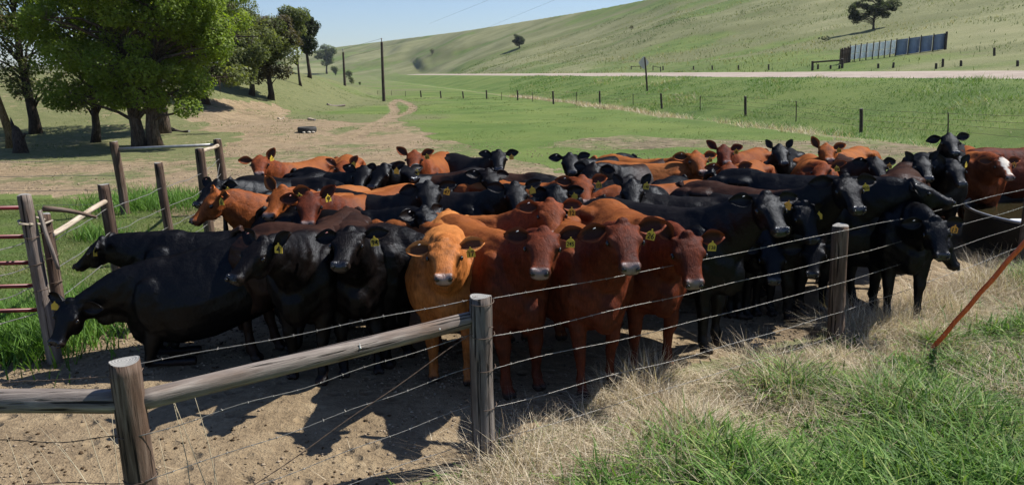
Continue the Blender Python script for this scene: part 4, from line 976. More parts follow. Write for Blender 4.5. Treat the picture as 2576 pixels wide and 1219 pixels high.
def build_windbreak():
    A = ground(2113, 163); A2 = ground(2137, 157); Bq = ground(2379, 125)
    rt = empty('windbreak_wall', tuple(A)); o = A.copy()
    tag(rt, 'tall windbreak wall of corrugated metal panels and dark posts on the hillside', 'windbreak')
    M1 = plain('panel_bright', (.8, .87, .93), .5, .5, metal=0, var=.12, sc_=3); M2 = plain('panel_blue_grey', (.19, .24, .34), .4, .5, metal=0, var=.12, sc_=2)
    _t = M1.node_tree; _tr = _t.nodes.new('ShaderNodeBsdfTranslucent'); _tr.inputs[0].default_value = (.8, .86, .9, 1); _mx = _t.nodes.new('ShaderNodeMixShader'); _mx.inputs[0].default_value = .5
    _t.links.new(_t.nodes['Principled BSDF'].outputs[0], _mx.inputs[1]); _t.links.new(_tr.outputs[0], _mx.inputs[2]); _t.links.new(_mx.outputs[0], _t.nodes['Material Output'].inputs[0])
    Hh = (at_y(2137, 116, A2.y)-A2).z*1.03
    xs = [2137, 2156, 2177, 2198, 2221, 2242, 2262, 2283, 2303, 2249]
    # along A2 -> Bq, fraction by picture spacing converted to world
    d = Bq-A2; pos = []
    for px in [2137, 2155, 2176, 2198, 2220, 2240, 2251]: pass
    def world_at(px):
        lo, hi = -.2, 1.3
        for _ in range(40):
            mid = (lo+hi)/2; q = A2+d*mid; u, v = proj_np(np.array([q])); 
            if u[0] < px: lo = mid
            else: hi = mid
        return A2+d*lo
    light = [2137, 2154, 2176, 2198, 2219, 2241, 2262, 2283, 2303]
    light = [2135, 2153, 2173, 2195, 2221, 2241, 2263, 2284, 2304]
    # the photograph shows eight bright bays, then four dark ones
    k = [(1312+v-1312)*0 for v in range(1)]
    brt = [500+0]*0
    bx = [1312, 1350, 1390, 1433, 1480, 1522, 1565, 1605, 1645, 1735, 1822, 1912, 2005]
    bx = [(v/2576*1340+2500)*.6708 for v in bx]
    W = [world_at(v) for v in bx]
    for i in range(12):
        a = W[i]; b = W[i+1]; dd = (b-a); n = 24; V = []; fs = []; perp = dd.cross(Vector((0, 0, 1))).normalized()
        mat = M1 if i < 8 else M2
        parts = ((.15, .50), (.52, .97)) if i < 8 else ((.03, .97),)
        for (h0, h1) in parts:
            V = []; fs = []; m = 40
            for j in range(m+1):
                t = h0+(h1-h0)*j/m; off = .025*math.sin(j*1.9)
                for e, q in ((.03, a), (.97, b)):
                    p = a+dd*e; z0 = p.z; V.append(p-o+perp*off+Vector((0, 0, Hh*t))); V.append(p-o+perp*(off-.012)+Vector((0, 0, Hh*t)))
            for j in range(m):
                q = j*4; fs += [(q, q+2, q+6, q+4), (q+1, q+5, q+7, q+3), (q, q+4, q+5, q+1), (q+2, q+3, q+7, q+6)]
            fs += [(0, 1, 3, 2), (m*4, m*4+2, m*4+3, m*4+1)]
            mb = MB(); mb.add(V, fs); mb.build('panel', mat, rt)
    for i, q in enumerate(W):
        log_obj('post', q-o+Vector((0, -.1, -.4)), q-o+Vector((0, -.1, Hh*1.06)), .06 if i < 12 else .13, .055 if i < 12 else .12, W_dark, rt, 7, seed=i)
    # close set dark poles turning the corner
    for i in range(9):
        t = i/8; q = A.lerp(A2, t); hh = Hh*(.92+.06*math.sin(i*2.3))
        log_obj('pole', q-o+Vector((0, 0, -.3)), q-o+Vector((0, 0, hh)), .1, .09, W_dark if i % 2 else W_brown, rt, 7, seed=i+3)
build_windbreak()

# ---- utility poles with their wires
def upole(px, yt, yb, r, lab):
    g = ground(px+5, yb); t = at_y(px, yt, g.y); rt = empty('utility_pole', tuple(g)); tag(rt, lab, 'utility pole', 'utility poles in the pasture')
    tt = Vector(t)-g; tt.x *= .6
    log_obj('pole_shaft', Vector((0, 0, -.5)), tt, r*1.15, r*.8, W_dark, rt, 10)
    mb = MB(); mb.tube([tt+Vector((0, 0, -.02)), tt+Vector((0, 0, .3))], r*.35, 6); mb.ell(tt+Vector((0, 0, .32)), (.08, .08, .1)); mb.build('insulator', M_wire, rt)
    return g+tt+Vector((0, 0, .35))
t1 = upole(961, 106, 255, .16, 'tall dark utility pole beside the two wheel track')
t2 = upole(863, 132, 216, .15, 'thin distant utility pole near the bank, left of the tall one')
def powerline():
    rt = empty('power_line', tuple(t1)); tag(rt, 'thin overhead wires crossing the sky above the pasture', 'power line')
    q = Vector((46, 45, 19)); q2 = q+Vector((2, -6, .3))
    for a in (Vector((0, 0, 0)), Vector((.5, 0, -.9))):
        MB().tube([t2+a-t1+(t1-t2)*0, a, ], .012, 4).build('overhead_wire', M_wirer, rt)
    e1 = at_y(1240, 0, 24.0); e2 = at_y(1405, 0, 24.0)
    for s0, e in ((at_y(1080, 60, 150), at_y(1260, -12, 60)), (at_y(1220, 72, 150), at_y(1430, -14, 60))):
        MB().tube([Vector(s0)-t1, Vector(e)-t1], [.011, .006], 4).build('overhead_wire', M_wirer, rt)
powerline()

def build_sign():
    g = ground(1629, 229); rt = empty('road_sign', tuple(g)); tag(rt, 'back of a grey diamond road sign on a dark leaning post', 'road sign')
    t = Vector(at_y(1622, 144, g.y))-g
    log_obj('sign_post', Vector((0, 0, -.3)), t, .09, .08, W_dark, rt, 8)
    c = Vector(at_y(1623, 158, g.y))-g; rr = abs((Vector(at_y(1642, 158, g.y))-g-c).x)*.82
    M = plain('sign_metal', (.42, .44, .44), .45, .5, metal=.5, var=.1)
    ax = Vector((1, .5, 0)).normalized(); mb = MB(); V = []
    for k in (0, 1):
        for a in range(4):
            for da in (-.09, .09):
                an = math.pi/2*a+da; V.append(c+ax*math.cos(an)*rr+Vector((0, 0, math.sin(an)*rr))+Vector((-.1, .2, 0))*1.0+Vector((0, .012*k, 0)))
    mb.add(V, [tuple(range(8)), tuple(range(15, 7, -1))]+[(i, i+8, (i+1) % 8+8, (i+1) % 8) for i in range(8)]); mb.build('sign_plate', M, rt, smooth=False)
build_sign()

# ---- stock tank with float, and the orange pole
def build_tank():
    fr = at_z(2576, 668, 0); c = Vector((9.9, 11.1, 0)); c = Vector((9.05, 11.2, 0))
    Rr = 2.0
    rt = empty('stock_tank', tuple(c)); tag(rt, 'round black stock tank with a thin rim at the right edge', 'stock tank')
    mr = plain('tank_rubber', (.012, .013, .015), .5, .4, var=.3); hh = .62
    n = 72; V = []; prof = [(Rr-.03, 0), (Rr, .1), (Rr-.01, hh-.08), (Rr+.02, hh-.04), (Rr+.02, hh), (Rr-.06, hh), (Rr-.07, .05), (0.01, .05)]
    for r, z in prof:
        for k in range(n): a = 2*math.pi*k/n; V.append((r*math.cos(a), r*math.sin(a), z))
    fs = [(i*n+k, i*n+(k+1) % n, (i+1)*n+(k+1) % n, (i+1)*n+k) for i in range(len(prof)-1) for k in range(n)]
    mb = MB(); mb.add(V, fs); mb.build('tank_wall', mr, rt)
    V = [((Rr-.0)*math.cos(2*math.pi*k/n), (Rr-.0)*math.sin(2*math.pi*k/n), hh+.012) for k in range(n+1)]
    mb = MB(); mb.tube(V, .024, 8, cap=False); mb.build('tank_rim', plain('rim_steel', (.5, .5, .5), .35, .5, metal=.7, var=.1), rt)
    w = NM('tank_water', .06, .5); nz = w.noise(w.pos(), 9, 3); w.out((.028, .024, .012), w.bump(nz, .15, .01))
    mb = MB(); V = [(0, 0, hh-.1)]+[((Rr-.065)*math.cos(2*math.pi*k/n), (Rr-.065)*math.sin(2*math.pi*k/n), hh-.1) for k in range(n)]
    mb.add(V, [(0, 1+k, 1+(k+1) % n) for k in range(n)]); wo = mb.build('tank_water', w.m, None); wo.location = c; tag(wo, 'murky water filling the black stock tank', 'water')
    q = Vector(at_z(2536, 560, hh-.07)); mb = MB(); ax = Vector((1, -.1, 0)).normalized()
    mb.tube([q-q, ax*.04, ax*.9, ax*.94], [.045, .06, .06, .04], 20); f = mb.build('tank_float', plain('float_white', (.8, .8, .8), .35, .5, var=.05), None, loc=q); tag(f, 'white cylindrical float on the tank water', 'float')
build_tank()
def build_pole():
    a = Vector(at_z(2338, 884, 0)); b = Vector(at_y(2640, 537, a.y-.55)); d = (b-a)
    mb = MB(); n = 30; mb.tube([d*(-.03+1.03*i/n)+Vector((0, 0, .006*math.sin(i))) for i in range(n+1)], [.0225]*(n+1), 14)
    g = NM('orange_paint', .55, .35); nz = g.noise(g.coord('Object', (14, 14, 4)), 3, 6, .7); n2 = g.noise(g.coord(), 40, 3)
    c = g.ramp(nz, [(.3, (.45, .07, .02)), (.55, (.72, .125, .03)), (.75, (.75, .2, .07))]); c = g.mix(g.ramp(n2, [(.66, 0.), (.7, 1.)]), c, (.4, .3, .22)); g.out(c)
    o = mb.build('orange_pole', g.m, None, loc=a); tag(o, 'orange red pole leaning up out of the green grass at the right', 'pole')
build_pole()

# ---- litter in the pasture
def rock(mb, c, r, sd, sq=.6):
    rg = np.random.default_rng(sd); b = MB(); b.ell((0, 0, 0), (1, 1, sq), None, 9, 6); V = b.v[0]; V = V*(1+.28*(fbm(V[:, 0]*1.7+sd, V[:, 1]*1.7+V[:, 2]*2, sd)-.5)[:, None]*2)
    mb.add(V*r+np.array(c), b.f)
M_stone = plain('stone_pale', (.36, .33, .28), .9, .2, var=.3, sc_=9, bump=.4)
g = ground(773, 333); rt = empty('feed_trough', tuple(g)); tag(rt, 'low dark tyre trough in the bare dirt with pale stones', 'trough')
tr = MB(); V = []; n = 40; pr = [(.40, 0), (.46, .05), (.47, .2), (.43, .27), (.36, .26), (.34, .1), (.01, .08)]
for r_, z_ in pr:
    for k in range(n): a = 2*math.pi*k/n; V.append((r_*math.cos(a), r_*math.sin(a), z_))
tr.add(V, [(i*n+k, i*n+(k+1) % n, (i+1)*n+(k+1) % n, (i+1)*n+k) for i in range(len(pr)-1) for k in range(n)]); tr.build('trough_ring', plain('tyre_rubber', (.045, .045, .043), .8, .3), rt)
for i, (dx, dy, r_) in enumerate(((.22, -.52, .1), (-.02, -.56, .08), (.4, -.42, .09), (.0, .1, .1))):
    b = MB(); rock(b, (0, 0, 0), r_, i+3); o = b.build('stone', M_stone, None, loc=g+Vector((dx, dy, .03 if i < 3 else .12))); tag(o, 'pale stone by the low trough in the dirt', 'stone', 'stones at the trough')
def log_thing(name, pa, pb, r, mat, lab, lift=.05):
    a = ground(*pa); b = ground(*pb); rt = log_obj(name, a+Vector((0, 0, lift)), b+Vector((0, 0, lift)), r, r*.7, mat, None, 8, seed=int(pa[0]), bow=.04); tag(rt, lab, 'log')
log_thing('fallen_log', (822, 264), (868, 269), .12, W_rail, 'grey fallen log right of the short sticks on the bank slope')
log_thing('fallen_log', (778, 303), (792, 304), .09, W_pale, 'pale short log on the grass above the trough')
log_thing('fallen_log', (698, 300), (716, 299), .09, W_pale, 'pale short log left of the trough on the slope')
log_thing('fallen_log', (430, 330), (480, 333), .1, W_dark, 'dark branch lying right of the big tree trunks')

# ================================================================ TREES
def leaf_mat(name, c1, c2, c3):
    g = NM(name, .55, .3); a = g.attr('tone'); inf = g.pos()
    n1 = g.noise(inf, .9, 3)
    c = g.ramp(g.math('ADD', g.math('MULTIPLY', a.outputs['Fac'], .7), g.math('MULTIPLY', n1, .3)), [(.2, c1), (.5, c2), (.85, c3)])
    g.put(g.b.inputs['Base Color'], c)
    tr = g.n('ShaderNodeBsdfTranslucent'); g.put(tr.inputs[0], g.mix(1.0, c, (1.5, 1.5, .6), 'MULTIPLY'))
    mx = g.n('ShaderNodeMixShader'); mx.inputs[0].default_value = .5; out = g.t.nodes['Material Output']
    g.t.links.new(g.b.outputs[0], mx.inputs[1]); g.t.links.new(tr.outputs[0], mx.inputs[2]); g.t.links.new(mx.outputs[0], out.inputs[0])
    return g.m
LF = {'bright': leaf_mat('leaves_bright', (.065, .11, .012), (.145, .215, .026), (.27, .33, .06)),
      'olive': leaf_mat('leaves_olive', (.045, .062, .018), (.1, .125, .04), (.18, .2, .075)),
      'dark': leaf_mat('leaves_dark', (.012, .02, .009), (.026, .042, .016), (.055, .075, .03)),
      'rust': leaf_mat('leaves_rust', (.03, .026, .014), (.065, .055, .028), (.11, .1, .05)),
      'pale': leaf_mat('leaves_pale', (.05, .07, .03), (.1, .13, .055), (.16, .19, .09))}
M_bark = wood_mat('bark_grey', (.045, .035, .027), (.1, .08, .062), (.18, .15, .12), (7, 7, 2))
M_barkd = wood_mat('bark_dark', (.02, .016, .013), (.05, .04, .032), (.09, .075, .06), (7, 7, 2))
M_barky = wood_mat('bark_lichen', (.09, .06, .022), (.18, .12, .045), (.26, .21, .13), (7, 7, 2))

def leaves(cent, rad, n, size, seed, flat=.8, shell=.55):
    rg = np.random.default_rng(seed); cent = np.array(cent); rad = np.array(rad)
    w_ = rad**2/np.sum(rad**2); ix = rg.choice(len(cent), n, p=w_)
    d = rg.normal(size=(n, 3)); d /= np.linalg.norm(d, axis=1)[:, None]
    rr = (shell+(1-shell)*rg.random(n)**.6)*rad[ix]*(.8+.4*vnoise(d[:, 0]*2.5+ix*3.1, d[:, 1]*2.5+d[:, 2]*2, seed))
    P = cent[ix] + d*rr[:, None]*np.array([1, 1, flat])
    nn = d*.5 + rg.normal(size=(n, 3))*.5 + np.array([.45, .1, .5]); nn /= np.linalg.norm(nn, axis=1)[:, None]
    u = np.cross(nn, rg.normal(size=(n, 3))); u /= np.linalg.norm(u, axis=1)[:, None]+1e-9; v = np.cross(nn, u)
    s = size*(.6+.8*rg.random(n))[:, None]
    a = P + u*s*.62; b = P + v*s*.32 - nn*s*.08; c = P - u*s*.5; e = P - v*s*.32 - nn*s*.08
    V = np.stack([a, b, c, e], 1).reshape(-1, 3)
    ct = rg.random(len(cent))
    tone = np.repeat(np.clip(.35*ct[ix]+.45*rg.random(n)+.1+.1*d[:, 2], 0, 1), 4)
    return V, tone

def tree(name, lab, base, h, crown, leafk, nleaf, lsize, bark, r0=.25, trunks=None, nb=40, group=None, seed=1, dead=0, flat=.8, shell=.5, cr=(.5, 1.1), bend=0):
    """crown: list of (cx, cy, cz, rx, ry, rz) ellipsoids (metres from the base) in which leaf clumps sit"""
    rg = np.random.default_rng(seed); base = Vector(base); rt = empty(name, tuple(base)); tag(rt, lab, 'tree', group)
    cent = []; rad = []; vol = np.array([c[3]*c[4]*c[5] for c in crown]); vol = vol/vol.sum()
    for i in range(nb):
        c = crown[rg.choice(len(crown), p=vol)]
        d = rg.normal(size=3); d /= np.linalg.norm(d); q = rg.random()**.42
        cent.append((c[0]+d[0]*q*c[3], c[1]+d[1]*q*c[4], c[2]+d[2]*q*c[5])); rad.append(rg.uniform(*cr))
    trunks = trunks or [(0, 0, 0, 0)]
    mb = MB(); lim = MB(); tops = []
    for (bx, by, lx, ly) in trunks:
        pts = []; rr = []; n = 9; top = Vector((lx, ly, h*.82))
        for i in range(n):
            t = i/(n-1); p = Vector((bx, by, -.3)).lerp(top, t) + Vector((math.sin(t*4+seed+bx*3)*.14*h/8+bend*math.sin(t*math.pi), math.cos(t*3+seed)*.1*h/8, 0))*(t > 0)
            pts.append(p); rr.append(r0*((1-t)**.8*.85+.08)*(1.5 if i == 0 else 1.12 if i == 1 else 1))
        mb.tube(pts, rr, 12); tops.append(pts)
    for i, (c, r) in enumerate(zip(cent, rad)):
        pts = tops[rg.integers(len(tops))]; c = Vector(c)
        # leave the trunk below the clump
        tz = min(max((c.z-rg.uniform(.4, 1.6)*h/8)/(h*.82), .16), .95); k = tz*(len(pts)-1); a = pts[int(k)].lerp(pts[min(int(k)+1, len(pts)-1)], k-int(k))
        m1 = a.lerp(c, .5) + Vector((rg.uniform(-.2, .2), rg.uniform(-.2, .2), rg.uniform(0, .5)))*h/8
        L = (c-a).length; rb = min(r0*.38, .025+.02*L)
        lim.tube([a, a.lerp(m1, .5)+Vector((0, 0, .08)), m1, m1.lerp(c, .6), c], [rb, rb*.8, rb*.6, rb*.4, rb*.2], 6)
        for _ in range(3+dead):
            d = Vector(rg.normal(size=3)).normalized(); s0 = m1.lerp(c, rg.uniform(.2, 1)); e = s0+d*r*rg.uniform(.6, 1.35)
            lim.tube([s0, s0.lerp(e, .5)+Vector(rg.normal(size=3))*.06*r, e], [rb*.3, rb*.2, rb*.06], 4, cap=False)
            if dead > 1:
                for _ in range(2):
                    e2 = s0.lerp(e, .6)+Vector(rg.normal(size=3)).normalized()*r*.5; lim.tube([s0.lerp(e, .5), e2], [rb*.15, rb*.05], 3, cap=False)
    mb.build('trunk', bark, rt); lim.build('branches', bark, rt)
    if nleaf:
        V, tone = leaves(cent, rad, nleaf, lsize, seed+5, flat, shell)
        quad_mesh('crown', V, LF[leafk], attrs={'tone': tone}, parent=rt)
    return rt

def build_trees():
    gr = 'trees on the left bank and pasture'
    b = ground(372, 368); 
    tree('cottonwood_tree', 'big bright green tree with low branches and thick twin trunks behind the corner posts', b, 9.6,
         [(.2, 0, 4.6, 3.2, 3.2, 2.6), (1.5, -.4, 2.3, 2.3, 1.8, 1.0), (-.6, -.7, 1.9, 1.6, 1.4, .7), (1.2, -1.0, 1.7, 1.7, 1.0, .6), (2.6, -.4, 2.0, 1.0, 1.0, .7), (2.2, .4, 5.2, 2.2, 2.4, 2.3), (-2.2, 0, 5.0, 1.9, 2.2, 2.3), (.6, 0, 8, 2.6, 2.6, 1.8), (3.4, -.3, 3.1, 1.2, 1.2, .9), (-2.5, -.9, 1.8, 1.2, .8, .6), (-3.9, -.5, 2.1, 1.1, .8, .7), (3.5, -.6, 2.1, 1.0, .8, .6)],
         'bright', 88000, .11, M_bark, .26, trunks=[(-.34, 0, -1.0, .3), (.33, .05, 1.2, 0)], nb=116, seed=3, dead=2, cr=(.42, .95), group=gr)
    b = ground(408, 335)
    tree('cottonwood_tree', 'thick trunked tree standing just behind the big bright green one', b, 9.5, [(1.6, 0, 4.6, 3.8, 3, 2.8), (1.5, 0, 7.6, 3.4, 3, 2)],
         'olive', 17000, .15, M_bark, .34, nb=60, seed=8, dead=2, cr=(.6, 1.1), group=gr)
    b = ground(238, 358)
    tree('cottonwood_tree', 'tree with one slim dark trunk left of the big bright green one', b, 9, [(0, 0, 4.6, 2.8, 2.6, 2.4), (-.6, 0, 7.4, 2.6, 2.4, 1.6), (-.2, -.2, 2.1, 2.0, 1.6, .75), (1.3, -.4, 1.9, .9, .9, .6)],
         'bright', 26000, .115, M_barkd, .18, nb=65, seed=13, dead=2, cr=(.4, .85), group=gr)
    b = ground(90, 335)
    tree('half_dead_tree', 'half bare tree with dark trunk and grey twigs near the left edge', b, 9.5, [(-.2, 0, 4.5, 2.8, 2.4, 2.3), (0, 0, 7.6, 2.6, 2.4, 1.8), (.4, 0, 2.4, 1.6, 1.4, .6)],
         'olive', 9500, .13, M_barkd, .26, nb=60, seed=21, dead=4, cr=(.5, .95), group=gr)
    b = ground(30, 372)
    tree('leaning_tree', 'yellow brown leaning trunk at the left edge with few leaves', b, 8.5, [(-.6, 0, 5.4, 1.6, 1.6, 1.8)],
         'olive', 4500, .13, M_barky, .19, trunks=[(0, 0, -.9, .1)], nb=26, seed=33, dead=4, cr=(.4, .9), group=gr)
    g = ground(52, 384); mb = MB(); mb.tube([(0, 0, -.2), (.02, 0, .25), (-.02, 0, .7), (-.06, 0, .95), (-.1, .02, 1.05)], [.34, .24, .2, .12, .03], 9)
    mb.tube([(-.08, 0, .6), (-.16, 0, 1.1), (-.2, .02, 1.35)], [.1, .06, .015], 7); mb.tube([(.05, 0, .1), (.3, -.1, -.02), (.5, -.1, -.1)], [.16, .08, .03], 7)
    mb.tube([(.1, 0, .5), (.28, 0, .72), (.4, 0, .7)], [.08, .05, .01], 6)
    st = mb.build('tree_stump', M_barkd, None, loc=g); tag(st, 'dark broken stump with a jagged spike at the left edge', 'stump')
    # behind, on and beyond the bank
    def far_tree(px, by, ty, kind, lab, n, ls, crown, nb, r0, seed, name='far_tree', **k):
        b = ground(px, by); hh = (at_y(px, ty, b.y).z-b.z); 
        cr = [tuple(v*hh for v in c) for c in crown]
        return tree(name, lab, b, hh, cr, kind, n, ls*hh, M_barkd, r0*hh, nb=nb, seed=seed, group=(gr if name == 'bank_tree' else None), cr=(k.get('c0', .08)*hh, k.get('c1', .15)*hh), dead=k.get('dead', 1))
    far_tree(520, 262, -60, 'olive', 'bushy tree right behind the big crown, low leaves', 30000, .019, [(.05, 0, .5, .5, .34, .3), (.25, 0, .3, .3, .2, .13), (0, 0, .82, .4, .3, .2)], 60, .03, 41, name='bank_tree', c0=.07, c1=.13, dead=2)
    far_tree(632, 240, -10, 'olive', 'broad olive tree on the bank between the big crown and the rust tinged tree', 26000, .02, [(.0, 0, .62, .42, .3, .3), (.2, 0, .5, .3, .2, .2)], 52, .03, 57, name='bank_tree', c0=.08, c1=.15, dead=2)
    far_tree(681, 250, 15, 'rust', 'rust tinged tree on the bank with a pale twisted trunk', 17000, .024, [(-.1, 0, .5, .2, .18, .3), (0.05, 0, .72, .3, .22, .2), (.14, 0, .34, .12, .1, .08)], 46, .035, 52, name='bank_tree', c0=.07, c1=.13, dead=3)
    far_tree(757, 217, 22, 'olive', 'leaning thin trunked tree with a half bare top on the bank', 17000, .026, [(-.2, 0, .72, .28, .2, .22), (-.05, 0, .86, .2, .16, .12), (-.3, 0, .5, .14, .12, .12)], 42, .018, 66, name='bank_tree', c0=.07, c1=.13, dead=4)
    far_tree(778, 196, 20, 'dark', 'tall narrow dark tree rightmost on the bank against the sky', 17000, .024, [(-.02, 0, .62, .13, .13, .3), (.07, 0, .72, .13, .12, .14)], 38, .03, 71, name='bank_tree', c0=.06, c1=.11, dead=3)
    far_tree(822, 186, 108, 'pale', 'pale hazy tree in the distance right of the bank trees', 9000, .032, [(-.02, 0, .62, .36, .3, .32)], 36, .03, 81)
    far_tree(2198, 74, -14, 'dark', 'dark wide crowned tree high on the hillside above the windbreak', 22000, .026, [(-.12, 0, .62, .62, .4, .3), (.42, 0, .6, .4, .3, .26), (-.5, 0, .36, .28, .2, .2)], 60, .035, 92, c0=.08, c1=.14)
    far_tree(1306, 121, 82, 'dark', 'small round dark tree alone on the middle of the hillside', 9000, .04, [(0, 0, .55, .4, .35, .38)], 30, .04, 95, c0=.12, c1=.2)
    far_tree(1087, 138, 120, 'rust', 'small bare grey bush on the far hillside', 500, .06, [(0, 0, .5, .4, .3, .35)], 26, .03, 97, name='bush', dead=3)
    far_tree(1588, 76, 62, 'rust', 'small sparse bush near the top of the hillside', 700, .06, [(0, 0, .5, .5, .3, .35)], 20, .03, 98, name='bush', dead=3)
    far_tree(2078, 104, 88, 'dark', 'low dark shrub on the slope left of the wide crowned tree', 3500, .05, [(0, 0, .45, 1.3, .7, .35)], 26, .03, 99, name='shrub')
    for i, (px, y, hh) in enumerate(((885, 212, 20), (878, 200, 26), (845, 190, 30), (905, 214, 10))):
        far_tree(px, y, y-hh, 'pale' if i else 'olive', ('leafy bush beside the distant utility pole', 'upright young tree left of the distant utility pole', 'pale sapling under the hazy distant tree', 'low shrub right of the distant utility pole')[i], 2200, .06, [(0, 0, .5, .32, .3, .42)], 20, .03, 110+i, name='bush', c0=.1, c1=.2)
build_trees()

# ================================================================ GRASS
def blade_mat(name, stops, rough=.6, trans=.3):
    g = NM(name, rough, .25); a = g.attr('tone'); c = g.ramp(a.outputs['Fac'], stops); g.put(g.b.inputs['Base Color'], c)
    tr = g.n('ShaderNodeBsdfTranslucent'); g.put(tr.inputs[0], g.mix(1.0, c, (1.3, 1.3, .7), 'MULTIPLY'))
    mx = g.n('ShaderNodeMixShader'); mx.inputs[0].default_value = trans; out = g.t.nodes['Material Output']
    g.t.links.new(g.b.outputs[0], mx.inputs[1]); g.t.links.new(tr.outputs[0], mx.inputs[2]); g.t.links.new(mx.outputs[0], out.inputs[0]); return g.m
B_green = blade_mat('blade_green', [(.0, (.035, .085, .012)), (.45, (.085, .19, .025)), (.8, (.16, .29, .05)), (1, (.32, .38, .12))])
B_verge = blade_mat('blade_verge', [(.0, (.03, .08, .012)), (.5, (.065, .155, .024)), (.85, (.13, .22, .045)), (1, (.36, .32, .2))])
B_mid = blade_mat('blade_meadow', [(.0, (.04, .07, .018)), (.5, (.085, .13, .035)), (.85, (.15, .18, .06)), (1, (.3, .27, .15))])
B_dry = blade_mat('blade_straw', [(.0, (.18, .13, .085)), (.35, (.42, .34, .235)), (.75, (.62, .535, .4)), (1, (.78, .7, .56))], .7, .2)

def blades(name, x, y, hgt, wid, lean, bend, tone, mat, seg=3, z0=None, seed=0):
    """curved tapering blades, one mesh"""
    rg = np.random.default_rng(seed+1000); n = len(x); z = H(x, y) if z0 is None else z0
    az = rg.uniform(0, 2*math.pi, n); d = np.stack([np.cos(az), np.sin(az), np.zeros(n)], 1)
    wa = az + rg.uniform(.9, 2.2, n); wv = np.stack([np.cos(wa), np.sin(wa), np.zeros(n)], 1)
    L = []; 
    for k in range(seg+1):
        t = k/seg
        hor = lean*t + bend*t*t; ver = np.sqrt(np.clip(1-(np.minimum(lean+bend*t, 1.6)/1.75)**2, .02, 1))*t
        c = np.stack([x, y, z-.01], 1) + d*(hor*hgt)[:, None] + np.array([0, 0, 1])*(ver*hgt)[:, None]
        w2 = wid*(1-t)**.7 if k < seg else wid*.04
        L.append((c - wv*np.asarray(w2)[:, None]*.5, c + wv*np.asarray(w2)[:, None]*.5))
    V = np.stack([p for k in L for p in k], 1)        # n, 2*(seg+1), 3
    m = 2*(seg+1); base = np.arange(n)[:, None]*m
    q = np.concatenate([np.array([[2*k, 2*k+1, 2*k+3, 2*k+2]]) for k in range(seg)], 0)
    lo = (base[:, None, :] + q[None]).reshape(-1)
    tn = np.repeat(tone, m)
    o = quad_mesh(name, V.reshape(-1, 3), mat, attrs={'tone': tn}, loops=lo, counts=np.full(n*seg, 4), smooth=True)
    tag(o, kind='stuff'); return o
def scat(n, xr, yr, seed, dens=None):
    rg = np.random.default_rng(seed); x = rg.uniform(*xr, n); y = rg.uniform(*yr, n)
    if dens is not None:
        k = rg.random(n) < dens(x, y); x, y = x[k], y[k]
    return x, y, rg
def visible(x, y, pad=60):
    u, v = proj_np(np.stack([x, y, np.zeros_like(x)], 1)); return (u > -pad*6) & (u < 2576+pad*6) & (v < 1219+320) & (y > 1)
